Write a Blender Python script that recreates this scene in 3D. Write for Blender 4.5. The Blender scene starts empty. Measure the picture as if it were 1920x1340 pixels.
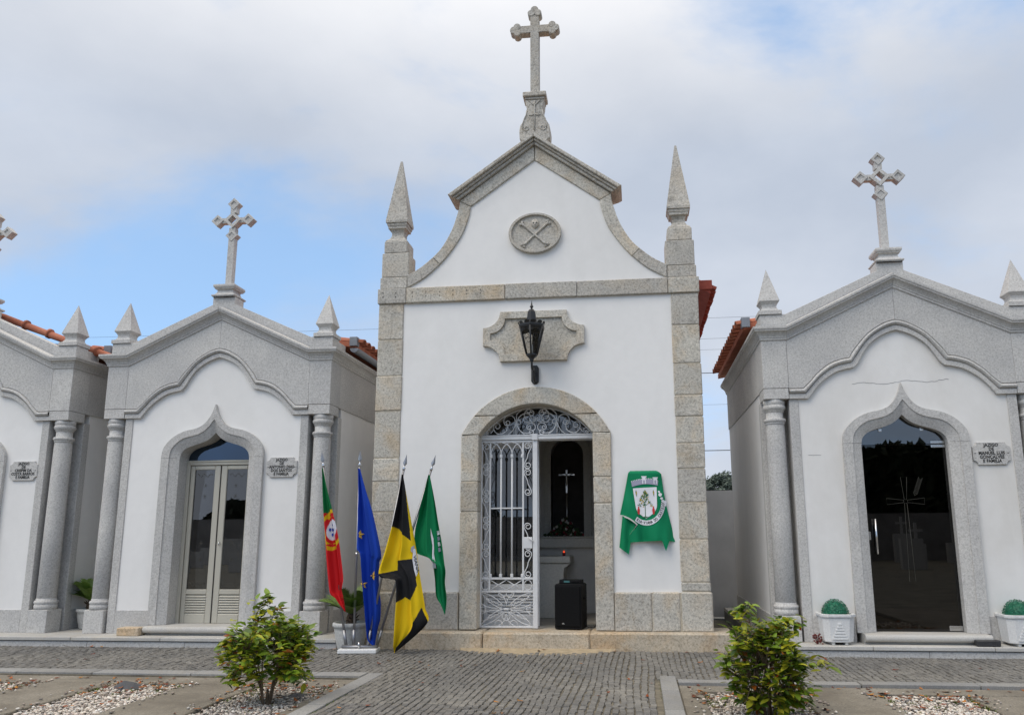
import bpy, bmesh, math, random
from mathutils import Vector, Matrix, geometry
import numpy as np
S = bpy.context.scene
COL = S.collection
R = math.radians
rnd = random.Random(7)

# ------------------------------------------------------------------ camera
cam_d = bpy.data.cameras.new('camera')
cam = bpy.data.objects.new('camera', cam_d); COL.objects.link(cam)
PITCH, YAW, ROLL = 0.1897, 0.11, -0.006
fwd = Vector((-math.sin(YAW)*math.cos(PITCH), math.cos(YAW)*math.cos(PITCH), math.sin(PITCH)))
rgt = Vector((math.cos(YAW), math.sin(YAW), 0)); upv = rgt.cross(fwd)
rgt, upv = rgt*math.cos(ROLL)+upv*math.sin(ROLL), upv*math.cos(ROLL)-rgt*math.sin(ROLL)
mw = Matrix((rgt, upv, -fwd)).transposed().to_4x4(); mw.translation = (1.1435, -9.0043, 1.2)
cam.matrix_world = mw
cam_d.sensor_width = 36; cam_d.lens = 1477.45/1920*36
cam_d.shift_x = -67.0/1920; cam_d.shift_y = 52.36/1920
cam_d.clip_end = 2000
S.camera = cam

# ------------------------------------------------------------------ sky, sun, exposure
SUN_EL, SUN_AZ = R(48), R(220)            # azimuth clockwise from +Y: behind the camera, a little to its left
w = bpy.data.worlds.new('World'); S.world = w; w.use_nodes = True
nt = w.node_tree; nt.nodes.clear(); N = nt.nodes.new; L = nt.links.new
wo = N('ShaderNodeOutputWorld'); bg = N('ShaderNodeBackground'); L(bg.outputs[0], wo.inputs[0])
sky = N('ShaderNodeTexSky'); sky.sky_type = 'NISHITA'; sky.sun_disc = False
sky.sun_elevation = SUN_EL; sky.sun_rotation = SUN_AZ; sky.air_density = 0.8; sky.dust_density = 0.05; sky.ozone_density = 3.0
tc = N('ShaderNodeTexCoord')
mp = N('ShaderNodeMapping'); mp.inputs['Scale'].default_value = (1.0, 1.0, 1.7); mp.inputs['Location'].default_value = (16.601, 13.406, 6.067)
L(tc.outputs['Generated'], mp.inputs['Vector'])
n1 = N('ShaderNodeTexNoise'); n1.inputs['Scale'].default_value = 2.0; n1.inputs['Detail'].default_value = 7; n1.inputs['Roughness'].default_value = .56; n1.inputs['Distortion'].default_value = .35
L(mp.outputs[0], n1.inputs['Vector'])
cr = N('ShaderNodeValToRGB'); cr.color_ramp.elements[0].position = .35; cr.color_ramp.elements[1].position = .58; cr.color_ramp.elements[0].color = (.14, .14, .14, 1)
cr.color_ramp.interpolation = 'EASE'
L(n1.outputs['Fac'], cr.inputs[0])
n2 = N('ShaderNodeTexNoise'); n2.inputs['Scale'].default_value = 3.2; n2.inputs['Detail'].default_value = 6; n2.inputs['Roughness'].default_value = .55
L(mp.outputs[0], n2.inputs['Vector'])
cc = N('ShaderNodeValToRGB'); cc.color_ramp.elements[0].position = .32; cc.color_ramp.elements[1].position = .68
cc.color_ramp.elements[0].color = (4.95, 5.55, 6.6, 1); cc.color_ramp.elements[1].color = (6.2, 6.7, 7.6, 1)
L(n2.outputs['Fac'], cc.inputs[0])
mv = N('ShaderNodeMapping'); mv.inputs['Scale'].default_value = (1, 1, .45); mv.inputs['Location'].default_value = (0, 0, .22)
L(tc.outputs['Generated'], mv.inputs['Vector']); L(mv.outputs[0], sky.inputs['Vector'])
skb = N('ShaderNodeVectorMath'); skb.operation = 'MULTIPLY'; skb.inputs[1].default_value = (2.95, 2.95, 2.6)
L(sky.outputs[0], skb.inputs[0])
# overcast skies are brighter overhead than near the horizon
sx = N('ShaderNodeSeparateXYZ'); L(tc.outputs['Generated'], sx.inputs[0])
gr = N('ShaderNodeMapRange'); gr.interpolation_type = 'SMOOTHSTEP'; gr.inputs['From Min'].default_value = .45; gr.inputs['From Max'].default_value = 1.0; gr.inputs['To Min'].default_value = 1.0; gr.inputs['To Max'].default_value = 3.3
L(sx.outputs[2], gr.inputs['Value'])
gw = N('ShaderNodeMapRange'); gw.inputs['From Min'].default_value = .45; gw.inputs['From Max'].default_value = .8; L(sx.outputs[2], gw.inputs['Value'])
cw = N('ShaderNodeMixRGB'); L(gw.outputs[0], cw.inputs[0]); L(cc.outputs[0], cw.inputs[1]); cw.inputs[2].default_value = (7.0, 6.4, 5.6, 1)
cg = N('ShaderNodeVectorMath'); cg.operation = 'SCALE'; L(cw.outputs[0], cg.inputs[0]); L(gr.outputs[0], cg.inputs['Scale'])
mx = N('ShaderNodeMixRGB'); L(cr.outputs[0], mx.inputs[0]); L(skb.outputs[0], mx.inputs[1]); L(cg.outputs[0], mx.inputs[2])
L(mx.outputs[0], bg.inputs['Color']); bg.inputs['Strength'].default_value = 0.1

sun_d = bpy.data.lights.new('sun', 'SUN'); sun = bpy.data.objects.new('sun', sun_d); COL.objects.link(sun)
sun_d.energy = 1.35; sun_d.angle = R(35); sun_d.color = (1.0, .91, .78)
sd = Vector((math.sin(SUN_AZ)*math.cos(SUN_EL), math.cos(SUN_AZ)*math.cos(SUN_EL), math.sin(SUN_EL)))
sun.rotation_euler = sd.to_track_quat('Z', 'Y').to_euler()
S.view_settings.view_transform = 'Standard'; S.view_settings.look = 'None'
S.view_settings.gamma = 1; S.view_settings.use_curve_mapping = False
S.view_settings.exposure = 0.1
S.cycles.max_bounces = 8; S.cycles.transparent_max_bounces = 12; S.cycles.caustics_reflective = False; S.cycles.caustics_refractive = False

# ------------------------------------------------------------------ materials
MATS = {}
def newmat(name):
    m = bpy.data.materials.new(name); m.use_nodes = True; MATS[name] = m
    t = m.node_tree; b = t.nodes['Principled BSDF']
    return m, t, b
def lnk(t, a, b): t.links.new(a, b)
def noise(t, vec, scale, detail=3, rough=.5, dist=0):
    n = t.nodes.new('ShaderNodeTexNoise'); n.inputs['Scale'].default_value = scale; n.inputs['Detail'].default_value = detail
    n.inputs['Roughness'].default_value = rough; n.inputs['Distortion'].default_value = dist
    lnk(t, vec, n.inputs['Vector']); return n.outputs['Fac']
def ramp(t, fac, stops):
    r = t.nodes.new('ShaderNodeValToRGB'); e = r.color_ramp.elements
    while len(e) < len(stops): e.new(.5)
    for x, (p, c) in zip(e, stops): x.position = p; x.color = (*c, 1) if len(c) == 3 else c
    lnk(t, fac, r.inputs[0]); return r.outputs[0]
def mix(t, fac, a, b, mode='MIX'):
    m = t.nodes.new('ShaderNodeMixRGB'); m.blend_type = mode
    for i, v in enumerate((fac, a, b)):
        if hasattr(v, 'links'): lnk(t, v, m.inputs[i])
        elif i == 0: m.inputs[0].default_value = v
        else: m.inputs[i].default_value = (*v, 1)
    return m.outputs[0]
def pos(t, rand=True, k=1.0):
    g = t.nodes.new('ShaderNodeNewGeometry')
    if not rand: return g.outputs['Position']
    o = t.nodes.new('ShaderNodeObjectInfo'); c = t.nodes.new('ShaderNodeVectorMath'); c.operation = 'SCALE'
    cb = t.nodes.new('ShaderNodeCombineXYZ'); lnk(t, o.outputs['Random'], cb.inputs[0]); lnk(t, o.outputs['Random'], cb.inputs[1])
    lnk(t, cb.outputs[0], c.inputs[0]); c.inputs['Scale'].default_value = 37.0
    a = t.nodes.new('ShaderNodeVectorMath'); lnk(t, g.outputs['Position'], a.inputs[0]); lnk(t, c.outputs[0], a.inputs[1])
    return a.outputs[0]
def bump(t, b, h, strength=.3, dist=.01):
    n = t.nodes.new('ShaderNodeBump'); n.inputs['Strength'].default_value = strength; n.inputs['Distance'].default_value = dist
    lnk(t, h, n.inputs['Height']); lnk(t, n.outputs[0], b.inputs['Normal'])
def randval(t, lo, hi):
    o = t.nodes.new('ShaderNodeObjectInfo'); m = t.nodes.new('ShaderNodeMapRange')
    m.inputs['To Min'].default_value = lo; m.inputs['To Max'].default_value = hi
    lnk(t, o.outputs['Random'], m.inputs['Value']); return m.outputs[0]
def scalecol(t, col, val):
    m = t.nodes.new('ShaderNodeVectorMath'); m.operation = 'SCALE'; lnk(t, col, m.inputs[0])
    if hasattr(val, 'links'): lnk(t, val, m.inputs['Scale'])
    else: m.inputs['Scale'].default_value = val
    return m.outputs[0]
def granite(name, base, dark, light, warm=None, warm_amt=.0, scale=75, var=(.93, 1.07), lich=0., rough=.85, bmp=.35):
    m, t, b = newmat(name); p = pos(t)
    f = noise(t, p, scale*1.15, 5, .9)
    c = ramp(t, f, [(.34, dark), (.45, tuple((a+b_)/2 for a, b_ in zip(dark, base))), (.50, base), (.56, base), (.66, light)])
    v = t.nodes.new('ShaderNodeTexVoronoi'); v.inputs['Scale'].default_value = scale*2.1; lnk(t, p, v.inputs['Vector'])
    sp = ramp(t, v.outputs['Distance'], [(.12, (1, 1, 1)), (.26, (0, 0, 0))])
    c = mix(t, mix(t, .38, (0, 0, 0), sp), c, tuple(x*.55 for x in dark))
    big = noise(t, p, 1.6, 5, .6)
    c = mix(t, 1.0, c, ramp(t, big, [(.3, (.86, .86, .87)), (.7, (1.08, 1.07, 1.05))]), 'MULTIPLY')
    if warm:
        wf = ramp(t, noise(t, p, 2.3, 5, .62, .6), [(.46, (0, 0, 0)), (.72, (warm_amt,)*3)])
        c = mix(t, wf, c, mix(t, 1.0, c, warm, 'MULTIPLY'))
    if lich:
        lf = ramp(t, noise(t, p, 5.5, 6, .7), [(.56, (0, 0, 0)), (.72, (lich,)*3)])
        c = mix(t, lf, c, (.10, .10, .09))
    c = scalecol(t, c, randval(t, *var))
    lnk(t, c, b.inputs['Base Color']); b.inputs['Roughness'].default_value = rough; b.inputs['Specular IOR Level'].default_value = .25
    bump(t, b, f, bmp, .006)
    return m
granite('granite_new', (.55, .54, .52), (.34, .33, .315), (.68, .67, .65), scale=44, var=(.97, 1.03), bmp=.2, lich=.12)
granite('granite_old', (.565, .535, .47), (.24, .228, .20), (.73, .70, .635), warm=(1.0, .74, .44), warm_amt=.55, scale=36, lich=.35, bmp=.6)
granite('granite_grey', (.52, .495, .445), (.21, .20, .18), (.68, .655, .605), warm=(1.0, .82, .6), warm_amt=.35, scale=36, lich=.6, bmp=.6)
granite('granite_step', (.58, .50, .385), (.30, .255, .19), (.70, .625, .51), warm=(1.0, .72, .42), warm_amt=.7, scale=36, lich=.25, bmp=.5)
granite('slab_pale', (.52, .51, .48), (.38, .37, .35), (.6, .59, .57), warm=(1, .9, .76), warm_amt=.5, scale=95, bmp=.1, lich=.15)
granite('kerb_granite', (.27, .27, .265), (.17, .17, .17), (.36, .36, .355), warm=(1, .9, .7), warm_amt=.3, scale=95, bmp=.2, lich=.3)
granite('sett', (.165, .16, .152), (.085, .083, .08), (.25, .245, .235), warm=(1.0, .9, .75), warm_amt=.5, scale=60, var=(.82, 1.18), bmp=.4, rough=.62)

def plaster(name, col, stain, amt, scale=1.3):
    m, t, b = newmat(name); p = pos(t, False)
    st = t.nodes.new('ShaderNodeMapping'); st.inputs['Scale'].default_value = (1.0, 1.0, .45); lnk(t, p, st.inputs['Vector'])
    f = noise(t, st.outputs[0], scale, 6, .6, .4)
    c = mix(t, ramp(t, f, [(.42, (0, 0, 0)), (.75, (amt,)*3)]), col, stain)
    f2 = noise(t, p, 9, 5, .6)
    c = mix(t, 1.0, c, ramp(t, f2, [(.3, (.965, .965, .965)), (.7, (1.0, 1.0, 1.0))]), 'MULTIPLY')
    lnk(t, c, b.inputs['Base Color']); b.inputs['Roughness'].default_value = .8; b.inputs['Specular IOR Level'].default_value = .2
    bump(t, b, noise(t, p, 35, 3, .6), .06, .004)
plaster('plaster_white', (.815, .80, .775), (.66, .645, .615), .45)
plaster('plaster_cream', (.78, .765, .74), (.56, .53, .475), .6)
plaster('plaster_side', (.82, .805, .78), (.64, .635, .62), .45)

def flat(name, col, rough=.5, metal=0., spec=.5, noisy=.0, nscale=20, bmp=0.):
    m, t, b = newmat(name)
    b.inputs['Roughness'].default_value = rough; b.inputs['Metallic'].default_value = metal; b.inputs['Specular IOR Level'].default_value = spec
    if noisy:
        p = pos(t, False); f = noise(t, p, nscale, 4, .6)
        lo = tuple(c*(1-noisy) for c in col); hi = tuple(min(1, c*(1+noisy)) for c in col)
        lnk(t, ramp(t, f, [(.3, lo), (.7, hi)]), b.inputs['Base Color'])
        if bmp: bump(t, b, f, bmp, .004)
    else: b.inputs['Base Color'].default_value = (*col, 1)
    return m
flat('mortar', (.42, .37, .29), .9, noisy=.25, nscale=30, bmp=.3)
flat('sandy_mortar', (.40, .32, .21), .85, noisy=.2, nscale=12, bmp=.3)
flat('joint_earth', (.145, .128, .095), .95, noisy=.45, nscale=9)
flat('earth', (.09, .075, .05), .95, noisy=.4, nscale=6)
flat('terrain', (.16, .15, .12), .95, noisy=.3, nscale=2)
flat('gate_white', (.69, .69, .69), .38, noisy=.05, nscale=15)
flat('black_iron', (.012, .012, .013), .42, noisy=.3, nscale=25)
flat('black_plastic', (.006, .006, .0065), .7, 0., .2, noisy=.2, nscale=60)
flat('black_grille', (.006, .006, .0065), .85, 0., .15, noisy=.35, nscale=160)
flat('aluminium_beige', (.46, .435, .365), .42)
flat('chrome', (.62, .62, .62), .22, 1.0)
flat('steel_tube', (.30, .30, .31), .42, .9)
flat('silver', (.75, .74, .70), .25, 1.0)
flat('zinc', (.26, .28, .31), .5, .6)
flat('letter_dark', (.03, .028, .025), .6)
flat('bronze_red', (.24, .07, .05), .55)
flat('interior_plaster', (.75, .73, .69), .85, noisy=.12, nscale=3)
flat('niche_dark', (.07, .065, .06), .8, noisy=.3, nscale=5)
flat('altar_stone', (.68, .66, .60), .7, noisy=.1, nscale=40)
flat('floor_stone', (.40, .37, .32), .6, noisy=.15, nscale=8)
flat('concrete_pot', (.50, .50, .48), .85, noisy=.18, nscale=40, bmp=.4)
flat('white_pot', (.70, .70, .69), .7, noisy=.1, nscale=70, bmp=.3)
flat('black_granite', (.03, .03, .032), .45, noisy=.8, nscale=130)
flat('slate', (.045, .048, .055), .6, noisy=.4, nscale=18, bmp=.4)
flat('bark', (.17, .12, .075), .9, noisy=.4, nscale=30, bmp=.6)
flat('cable_black', (.02, .02, .022), .6)
flat('display_teal', (.05, .16, .16), .3)
flat('far_wall', (.22, .21, .2), .9, noisy=.3, nscale=1)
flat('back_wall_shaded', (.55, .55, .55), .85, noisy=.1, nscale=2)  # white wall whose shade is put into the grey base colour
flat('far_foliage_hazed', (.085, .11, .088), .8, noisy=.4, nscale=3)  # green lightened to carry the distance haze
flat('far_foliage_dark', (.03, .045, .022), .8, noisy=.4, nscale=3)
flat('palm_green', (.13, .21, .035), .5, noisy=.35, nscale=25)
flat('palm_trunk', (.06, .04, .025), .95, noisy=.5, nscale=40, bmp=.8)
flat('topiary_green', (.010, .15, .08), .5, noisy=.4, nscale=60)
flat('dried_red', (.14, .03, .025), .8, noisy=.4, nscale=60)
flat('petal_white', (.55, .54, .5), .7); flat('petal_red', (.16, .01, .02), .6); flat('stem_green', (.03, .06, .02), .7)
flat('white_hem', (.72, .70, .66), .8)
flat('bone_white', (.75, .75, .78), .75); flat('crest_red', (.55, .03, .03), .7); flat('crest_green', (.03, .13, .05), .7)
flat('crest_black', (.02, .02, .02), .8); flat('crest_gold', (.52, .36, .03), .7); flat('crest_lilac', (.34, .34, .44), .8)
flat('flag_star', (.72, .44, .05), .7); flat('emblem_yellow', (.70, .46, .02), .7); flat('emblem_blue', (.02, .06, .35), .7); flat('emblem_red', (.55, .015, .015), .7)
def terracotta(name, c1, c2, c3):
    m, t, b = newmat(name); p = pos(t)
    c = ramp(t, noise(t, p, 6, 5, .65), [(.3, c1), (.5, c2), (.72, c3)])
    c = scalecol(t, c, randval(t, .85, 1.15)); lnk(t, c, b.inputs['Base Color']); b.inputs['Roughness'].default_value = .75
terracotta('terracotta', (.28, .08, .04), (.37, .115, .06), (.44, .18, .11))
terracotta('terracotta_red', (.20, .035, .02), (.27, .05, .03), (.33, .08, .045))
def leafmat(name, col, col2):
    m, t, b = newmat(name); p = pos(t)
    c = ramp(t, noise(t, p, 14, 2, .5), [(.3, col), (.7, col2)])
    c = scalecol(t, c, randval(t, .75, 1.3)); lnk(t, c, b.inputs['Base Color'])
    b.inputs['Roughness'].default_value = .33; b.inputs['Specular IOR Level'].default_value = .5
    tr = t.nodes.new('ShaderNodeBsdfTranslucent'); lnk(t, c, tr.inputs[0]); ms = t.nodes.new('ShaderNodeMixShader'); ms.inputs[0].default_value = .34
    lnk(t, b.outputs[0], ms.inputs[1]); lnk(t, tr.outputs[0], ms.inputs[2]); lnk(t, ms.outputs[0], t.nodes['Material Output'].inputs[0])
leafmat('leaf_dark', (.05, .11, .014), (.09, .155, .02))
leafmat('leaf_mid', (.14, .24, .02), (.22, .31, .028))
leafmat('leaf_yellow', (.33, .37, .03), (.48, .45, .04))
leafmat('leaf_orange', (.40, .15, .015), (.30, .06, .015))
def attrmat(name, rough=.75, sheen=0., fine=0.):
    m, t, b = newmat(name); a = t.nodes.new('ShaderNodeAttribute'); a.attribute_name = 'Col'
    c = a.outputs['Color']
    lnk(t, c, b.inputs['Base Color']); b.inputs['Roughness'].default_value = rough; b.inputs['Specular IOR Level'].default_value = .2
    if fine: bump(t, b, noise(t, pos(t, False), 420, 2, .5), fine, .001)
attrmat('cloth_print', .7, fine=.15)
attrmat('pebble', .75)
attrmat('litter', .8)
def concrete():
    m, t, b = newmat('concrete_sandy'); p = pos(t, False)
    c = ramp(t, noise(t, p, 1.8, 6, .65, .3), [(.3, (.12, .10, .075)), (.5, (.215, .19, .15)), (.72, (.31, .28, .235))])
    c = mix(t, ramp(t, noise(t, p, 70, 4, .8), [(.42, (.75,)*3), (.56, (0, 0, 0))]), c, (.11, .10, .08))
    lnk(t, c, b.inputs['Base Color']); b.inputs['Roughness'].default_value = .85
    bump(t, b, noise(t, p, 70, 4, .7), .4, .006)
concrete()
def glass(name, tint, refl, rough=.0, rc=(1, 1, 1)):
    m = bpy.data.materials.new(name); m.use_nodes = True; MATS[name] = m; t = m.node_tree; t.nodes.clear()
    o = t.nodes.new('ShaderNodeOutputMaterial'); tr = t.nodes.new('ShaderNodeBsdfTransparent'); tr.inputs[0].default_value = (*tint, 1)
    gl = t.nodes.new('ShaderNodeBsdfGlossy'); gl.inputs['Roughness'].default_value = rough; gl.inputs[0].default_value = (*rc, 1)
    fr = t.nodes.new('ShaderNodeFresnel'); fr.inputs['IOR'].default_value = refl
    ms = t.nodes.new('ShaderNodeMixShader'); lnk(t, fr.outputs[0], ms.inputs[0]); lnk(t, tr.outputs[0], ms.inputs[1]); lnk(t, gl.outputs[0], ms.inputs[2]); lnk(t, ms.outputs[0], o.inputs[0])
glass('glass_grey', (.35, .37, .40), 2.0)
glass('glass_dark', (.14, .13, .12), 1.6)
glass('glass_sky_blue', (.10, .15, .25), 2.3, rc=(.45, .66, 1.0))  # blue of the mirrored sky is put into its gloss colour
glass('glass_clear', (.9, .9, .9), 1.45)
def emis(name, col, s):
    m, t, b = newmat(name); b.inputs['Base Color'].default_value = (*col, 1); b.inputs['Emission Color'].default_value = (*col, 1); b.inputs['Emission Strength'].default_value = s
emis('candle_red', (.8, .06, .01), 1.2)
flat('etched', (.075, .072, .058), .6)

# ------------------------------------------------------------------ helpers
def link(o): COL.objects.link(o); return o
def tag(o, label, cat, group=None):
    o['label'] = label; o['category'] = cat
    if group: o['group'] = group
    return o
def thing(name, loc, label, cat, group=None, rz=0.):
    o = bpy.data.objects.new(name, None); o.empty_display_size = .2; link(o); o.location = loc; o.rotation_euler = (0, 0, rz)
    return tag(o, label, cat, group)
def obj(name, me, mat=None, parent=None, kind=None, label=None):
    o = bpy.data.objects.new(name, me); link(o)
    if mat and not me.materials: me.materials.append(MATS[mat])
    if parent: o.parent = parent
    if kind: o['kind'] = kind
    if label: o['label'] = label
    return o
def mesh(name, verts, faces, mat=None, parent=None, smooth=False, kind=None, label=None):
    me = bpy.data.meshes.new(name); me.from_pydata([tuple(v) for v in verts], [], faces); me.update()
    if smooth: me.polygons.foreach_set('use_smooth', [True]*len(me.polygons))
    return obj(name, me, mat, parent, kind, label)
def from_bm(bm, name, mat, parent, smooth=False, **k):
    bmesh.ops.recalc_face_normals(bm, faces=bm.faces)
    me = bpy.data.meshes.new(name); bm.to_mesh(me); bm.free()
    if smooth: me.polygons.foreach_set('use_smooth', [True]*len(me.polygons))
    return obj(name, me, mat, parent, **k)
def bm_box(bm, x0, x1, y0, y1, z0, z1, bev=0., jit=0.):
    vs = [bm.verts.new((x+rnd.uniform(-jit, jit), y+rnd.uniform(-jit, jit)*.5, z+rnd.uniform(-jit, jit))) for x in (x0, x1) for y in (y0, y1) for z in (z0, z1)]
    q = [(0, 1, 3, 2), (4, 6, 7, 5), (0, 4, 5, 1), (2, 3, 7, 6), (0, 2, 6, 4), (1, 5, 7, 3)]
    fs = [bm.faces.new([vs[i] for i in f]) for f in q]
    if bev:
        ed = list({e for f in fs for e in f.edges})
        bmesh.ops.bevel(bm, geom=ed, offset=bev, segments=1, affect='EDGES')
def box(name, x0, x1, y0, y1, z0, z1, mat, parent=None, bev=.004, jit=0., **k):
    bm = bmesh.new(); bm_box(bm, min(x0, x1), max(x0, x1), y0, y1, z0, z1, bev, jit); return from_bm(bm, name, mat, parent, **k)
def boxes(name, L, mat, parent=None, bev=.003, **k):
    bm = bmesh.new()
    for b in L: bm_box(bm, *b, bev)
    return from_bm(bm, name, mat, parent, **k)
def prism(name, poly, y0, y1, mat, parent=None, bev=0., **k):
    """polygon in x,z extruded from y0 to y1"""
    Q = []
    for p in poly:
        if not Q or (Vector(p)-Vector(Q[-1])).length > 1e-5: Q.append(p)
    if (Vector(Q[0])-Vector(Q[-1])).length < 1e-5: Q.pop()
    n = len(Q)
    bm = bmesh.new()
    if bev:                                   # chamfered front edge: inset ring
        I = []
        ar_ = sum(Q[i][0]*Q[(i+1) % n][1]-Q[(i+1) % n][0]*Q[i][1] for i in range(n)); sg = 1 if ar_ > 0 else -1
        for i in range(n):
            p0, p1, p2 = Vector(Q[i-1]), Vector(Q[i]), Vector(Q[(i+1) % n]); d0, d1 = (p1-p0).normalized(), (p2-p1).normalized()
            n0, n1 = Vector((-d0.y, d0.x))*sg, Vector((-d1.y, d1.x))*sg; m = n0+n1; k_ = bev/max(.5, 1+n0.dot(n1)); I.append(p1+m*k_)
        fr = [bm.verts.new((v.x, y0, v.y)) for v in I]; a = [bm.verts.new((x, y0+bev, z)) for x, z in Q]
        for i in range(n): bm.faces.new((fr[i], fr[(i+1) % n], a[(i+1) % n], a[i]))
    else: a = fr = [bm.verts.new((x, y0, z)) for x, z in Q]
    b = [bm.verts.new((x, y1, z)) for x, z in Q]
    for t3 in geometry.tessellate_polygon([[Vector((x, z, 0)) for x, z in Q]]):
        for L_ in (fr, b):
            try: bm.faces.new([L_[i] for i in t3])
            except ValueError: pass
    for i in range(n): bm.faces.new((a[i], a[(i+1) % n], b[(i+1) % n], b[i]))
    return from_bm(bm, name, mat, parent, **k)
def grid(name, P, mat, parent=None, smooth=True, closed=False, **k):
    n, m = len(P), len(P[0]); v = [p for r in P for p in r]; f = []
    for i in range(n-1):
        for j in range(m if closed else m-1):
            j2 = (j+1) % m; f.append((i*m+j, i*m+j2, (i+1)*m+j2, (i+1)*m+j))
    return mesh(name, v, f, mat, parent, smooth, **k)
def lathe(name, prof, mat, parent=None, n=24, c=(0, 0, 0), smooth=True, rot=0., **k):
    P = [[(c[0]+r*math.cos(rot+2*math.pi*j/n), c[1]+r*math.sin(rot+2*math.pi*j/n), c[2]+z) for j in range(n)] for r, z in prof]
    return grid(name, P, mat, parent, smooth, True, **k)
def tube_pts(pts, r, n=6):
    pts = [Vector(p) for p in pts]; V = []; F = []; ref = None
    rr = r if hasattr(r, '__len__') else [r]*len(pts)
    for i, p in enumerate(pts):
        t = (pts[min(i+1, len(pts)-1)]-pts[max(i-1, 0)]).normalized()
        if ref is None: ref = t.orthogonal().normalized()
        else: ref = (ref - t*ref.dot(t)).normalized()
        b = t.cross(ref)
        for j in range(n):
            a = 2*math.pi*j/n; V.append(p+ref*(rr[i]*math.cos(a))+b*(rr[i]*math.sin(a)))
    for i in range(len(pts)-1):
        for j in range(n): F.append((i*n+j, i*n+(j+1) % n, (i+1)*n+(j+1) % n, (i+1)*n+j))
    F.append(tuple(range(n))[::-1]); F.append(tuple(range((len(pts)-1)*n, len(pts)*n)))
    return V, F
def tube(name, pts, r, mat, parent=None, n=6, **k):
    V, F = tube_pts(pts, r, n); return mesh(name, V, F, mat, parent, True, **k)
def tubes(name, L, mat, parent=None, n=6, **k):
    V, F = [], []
    for pts, r in L:
        v, f = tube_pts(pts, r, n); o = len(V); V += v; F += [tuple(i+o for i in q) for q in f]
    return mesh(name, V, F, mat, parent, True, **k)
def catmull(P, n=5):
    out = []
    for i in range(len(P)-1):
        p0, p1, p2, p3 = (Vector(P[max(i-1, 0)]), Vector(P[i]), Vector(P[i+1]), Vector(P[min(i+2, len(P)-1)]))
        for k in range(n):
            t = k/n; out.append(.5*((2*p1)+(p2-p0)*t+(2*p0-5*p1+4*p2-p3)*t*t+(3*p1-p0-3*p2+p3)*t**3))
    out.append(Vector(P[-1])); return [tuple(v) for v in out]
def copy_tree(o, parent=None):
    c = o.copy(); link(c); c.parent = parent
    for ch in o.children: copy_tree(ch, c)
    return c
def text_mesh(name, body, size, depth, mat, parent, loc, rot=(R(90), 0, 0), align='CENTER', space=1.0, xs=1.0, spacing_line=1.0, bold=.0):
    cu = bpy.data.curves.new(name, 'FONT'); cu.body = body; cu.size = size; cu.extrude = depth; cu.align_x = align; cu.space_character = space; cu.space_line = spacing_line
    cu.resolution_u = 2; cu.offset = bold
    t = bpy.data.objects.new(name+'_c', cu); link(t); bpy.context.view_layer.update()
    me = bpy.data.meshes.new_from_object(t); me.name = name
    bpy.data.objects.remove(t); bpy.data.curves.remove(cu)
    me.materials.clear(); me.materials.append(MATS[mat])
    o = bpy.data.objects.new(name, me); link(o); o.parent = parent; o.location = loc; o.rotation_euler = rot; o.scale = (xs, 1, 1)
    return o
def struct(o): o['kind'] = 'structure'; return o
# ------------------------------------------------------------------ ground, paving, grave beds
ter = struct(mesh('ground', [(-400, -400, -.09), (400, -400, -.09), (400, 400, -.09), (-400, 400, -.09)], [(0, 1, 2, 3)], 'terrain'))
pav = struct(boxes('paving', [(-11, 9, -1.93, .6, -.085, -.012), (-1.308, 1.448, -5.6, -1.931, -.085, -.012)], 'joint_earth', bev=0))
def far_y(x): return -.215 if x < -2.2 else (-.165 if x < 2.2 else -.435)
def near_y(x): return -5.5 if -1.15 < x < 1.29 else (-1.72 if x < 0 else -1.84)
setts = []
PX_ = .055
x = -9.0
while x < 7.4:
    w_ = PX_*rnd.uniform(.9, 1.1)
    if not (-1.32 < x+w_/2 < -1.15 and False):
        y = far_y(x+w_/2) - rnd.uniform(0, .02)
        ny = near_y(x+w_/2)
        while y > ny:
            l = rnd.uniform(.05, .085)
            if y-l < ny: l = y-ny
            if l > .025 and not (-1.31 < x+w_/2 < -1.15 and y < -1.7):
                setts.append((x+w_/2+.010*math.sin(y*2.3+x*9)+rnd.gauss(0, .0035), y-l/2, w_-.009, l-.002, rnd.uniform(-.003, .003), rnd.uniform(-.09, .09)))
            y -= l
    x += w_
setts.sort(key=lambda s: (not (-1.1 < s[0] < 1.26 and -3.5 < s[1] < -1.9), s[1]))
def sett_geo(sx, sy, sz, n=0):
    V = []
    for z, k in ((-.05, 1.0), (-.005, .99), (0.0, .90)):
        for a, b in ((-1, -1), (1, -1), (1, 1), (-1, 1)):
            V.append((a*sx/2*k*rnd.uniform(.93, 1.04), b*sy/2*k*rnd.uniform(.93, 1.04), z+(rnd.uniform(-.0015, .0015) if z == 0 else 0)))
    F = [(8, 9, 10, 11)]
    for q in (0, 4):
        for j in range(4): F.append((q+j, q+(j+1) % 4, q+4+(j+1) % 4, q+4+j))
    return V, F
var = []
for i in range(14):
    V, F = sett_geo(.047, .047+.0028*i, 0); me = bpy.data.meshes.new('sett'); me.from_pydata(V, [], F); me.materials.append(MATS['sett']); var.append(me)
for s in setts[:300]:
    i = min(13, max(0, int((s[3]-.047)/.0028)))
    o = bpy.data.objects.new('sett', var[i]); link(o); o.parent = pav; o.location = (s[0], s[1], s[4]); o.rotation_euler = (0, 0, s[5]); o.scale = (s[2]/.047, s[3]/(.047+.0028*i), 1)
V, F = [], []
for s in setts[300:]:
    v, f = sett_geo(s[2], s[3], 0); o = len(V); c, sn = math.cos(s[5]), math.sin(s[5])
    V += [(s[0]+a*c-b*sn, s[1]+a*sn+b*c, s[4]+z) for a, b, z in v]; F += [tuple(i+o for i in q) for q in f]
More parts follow.
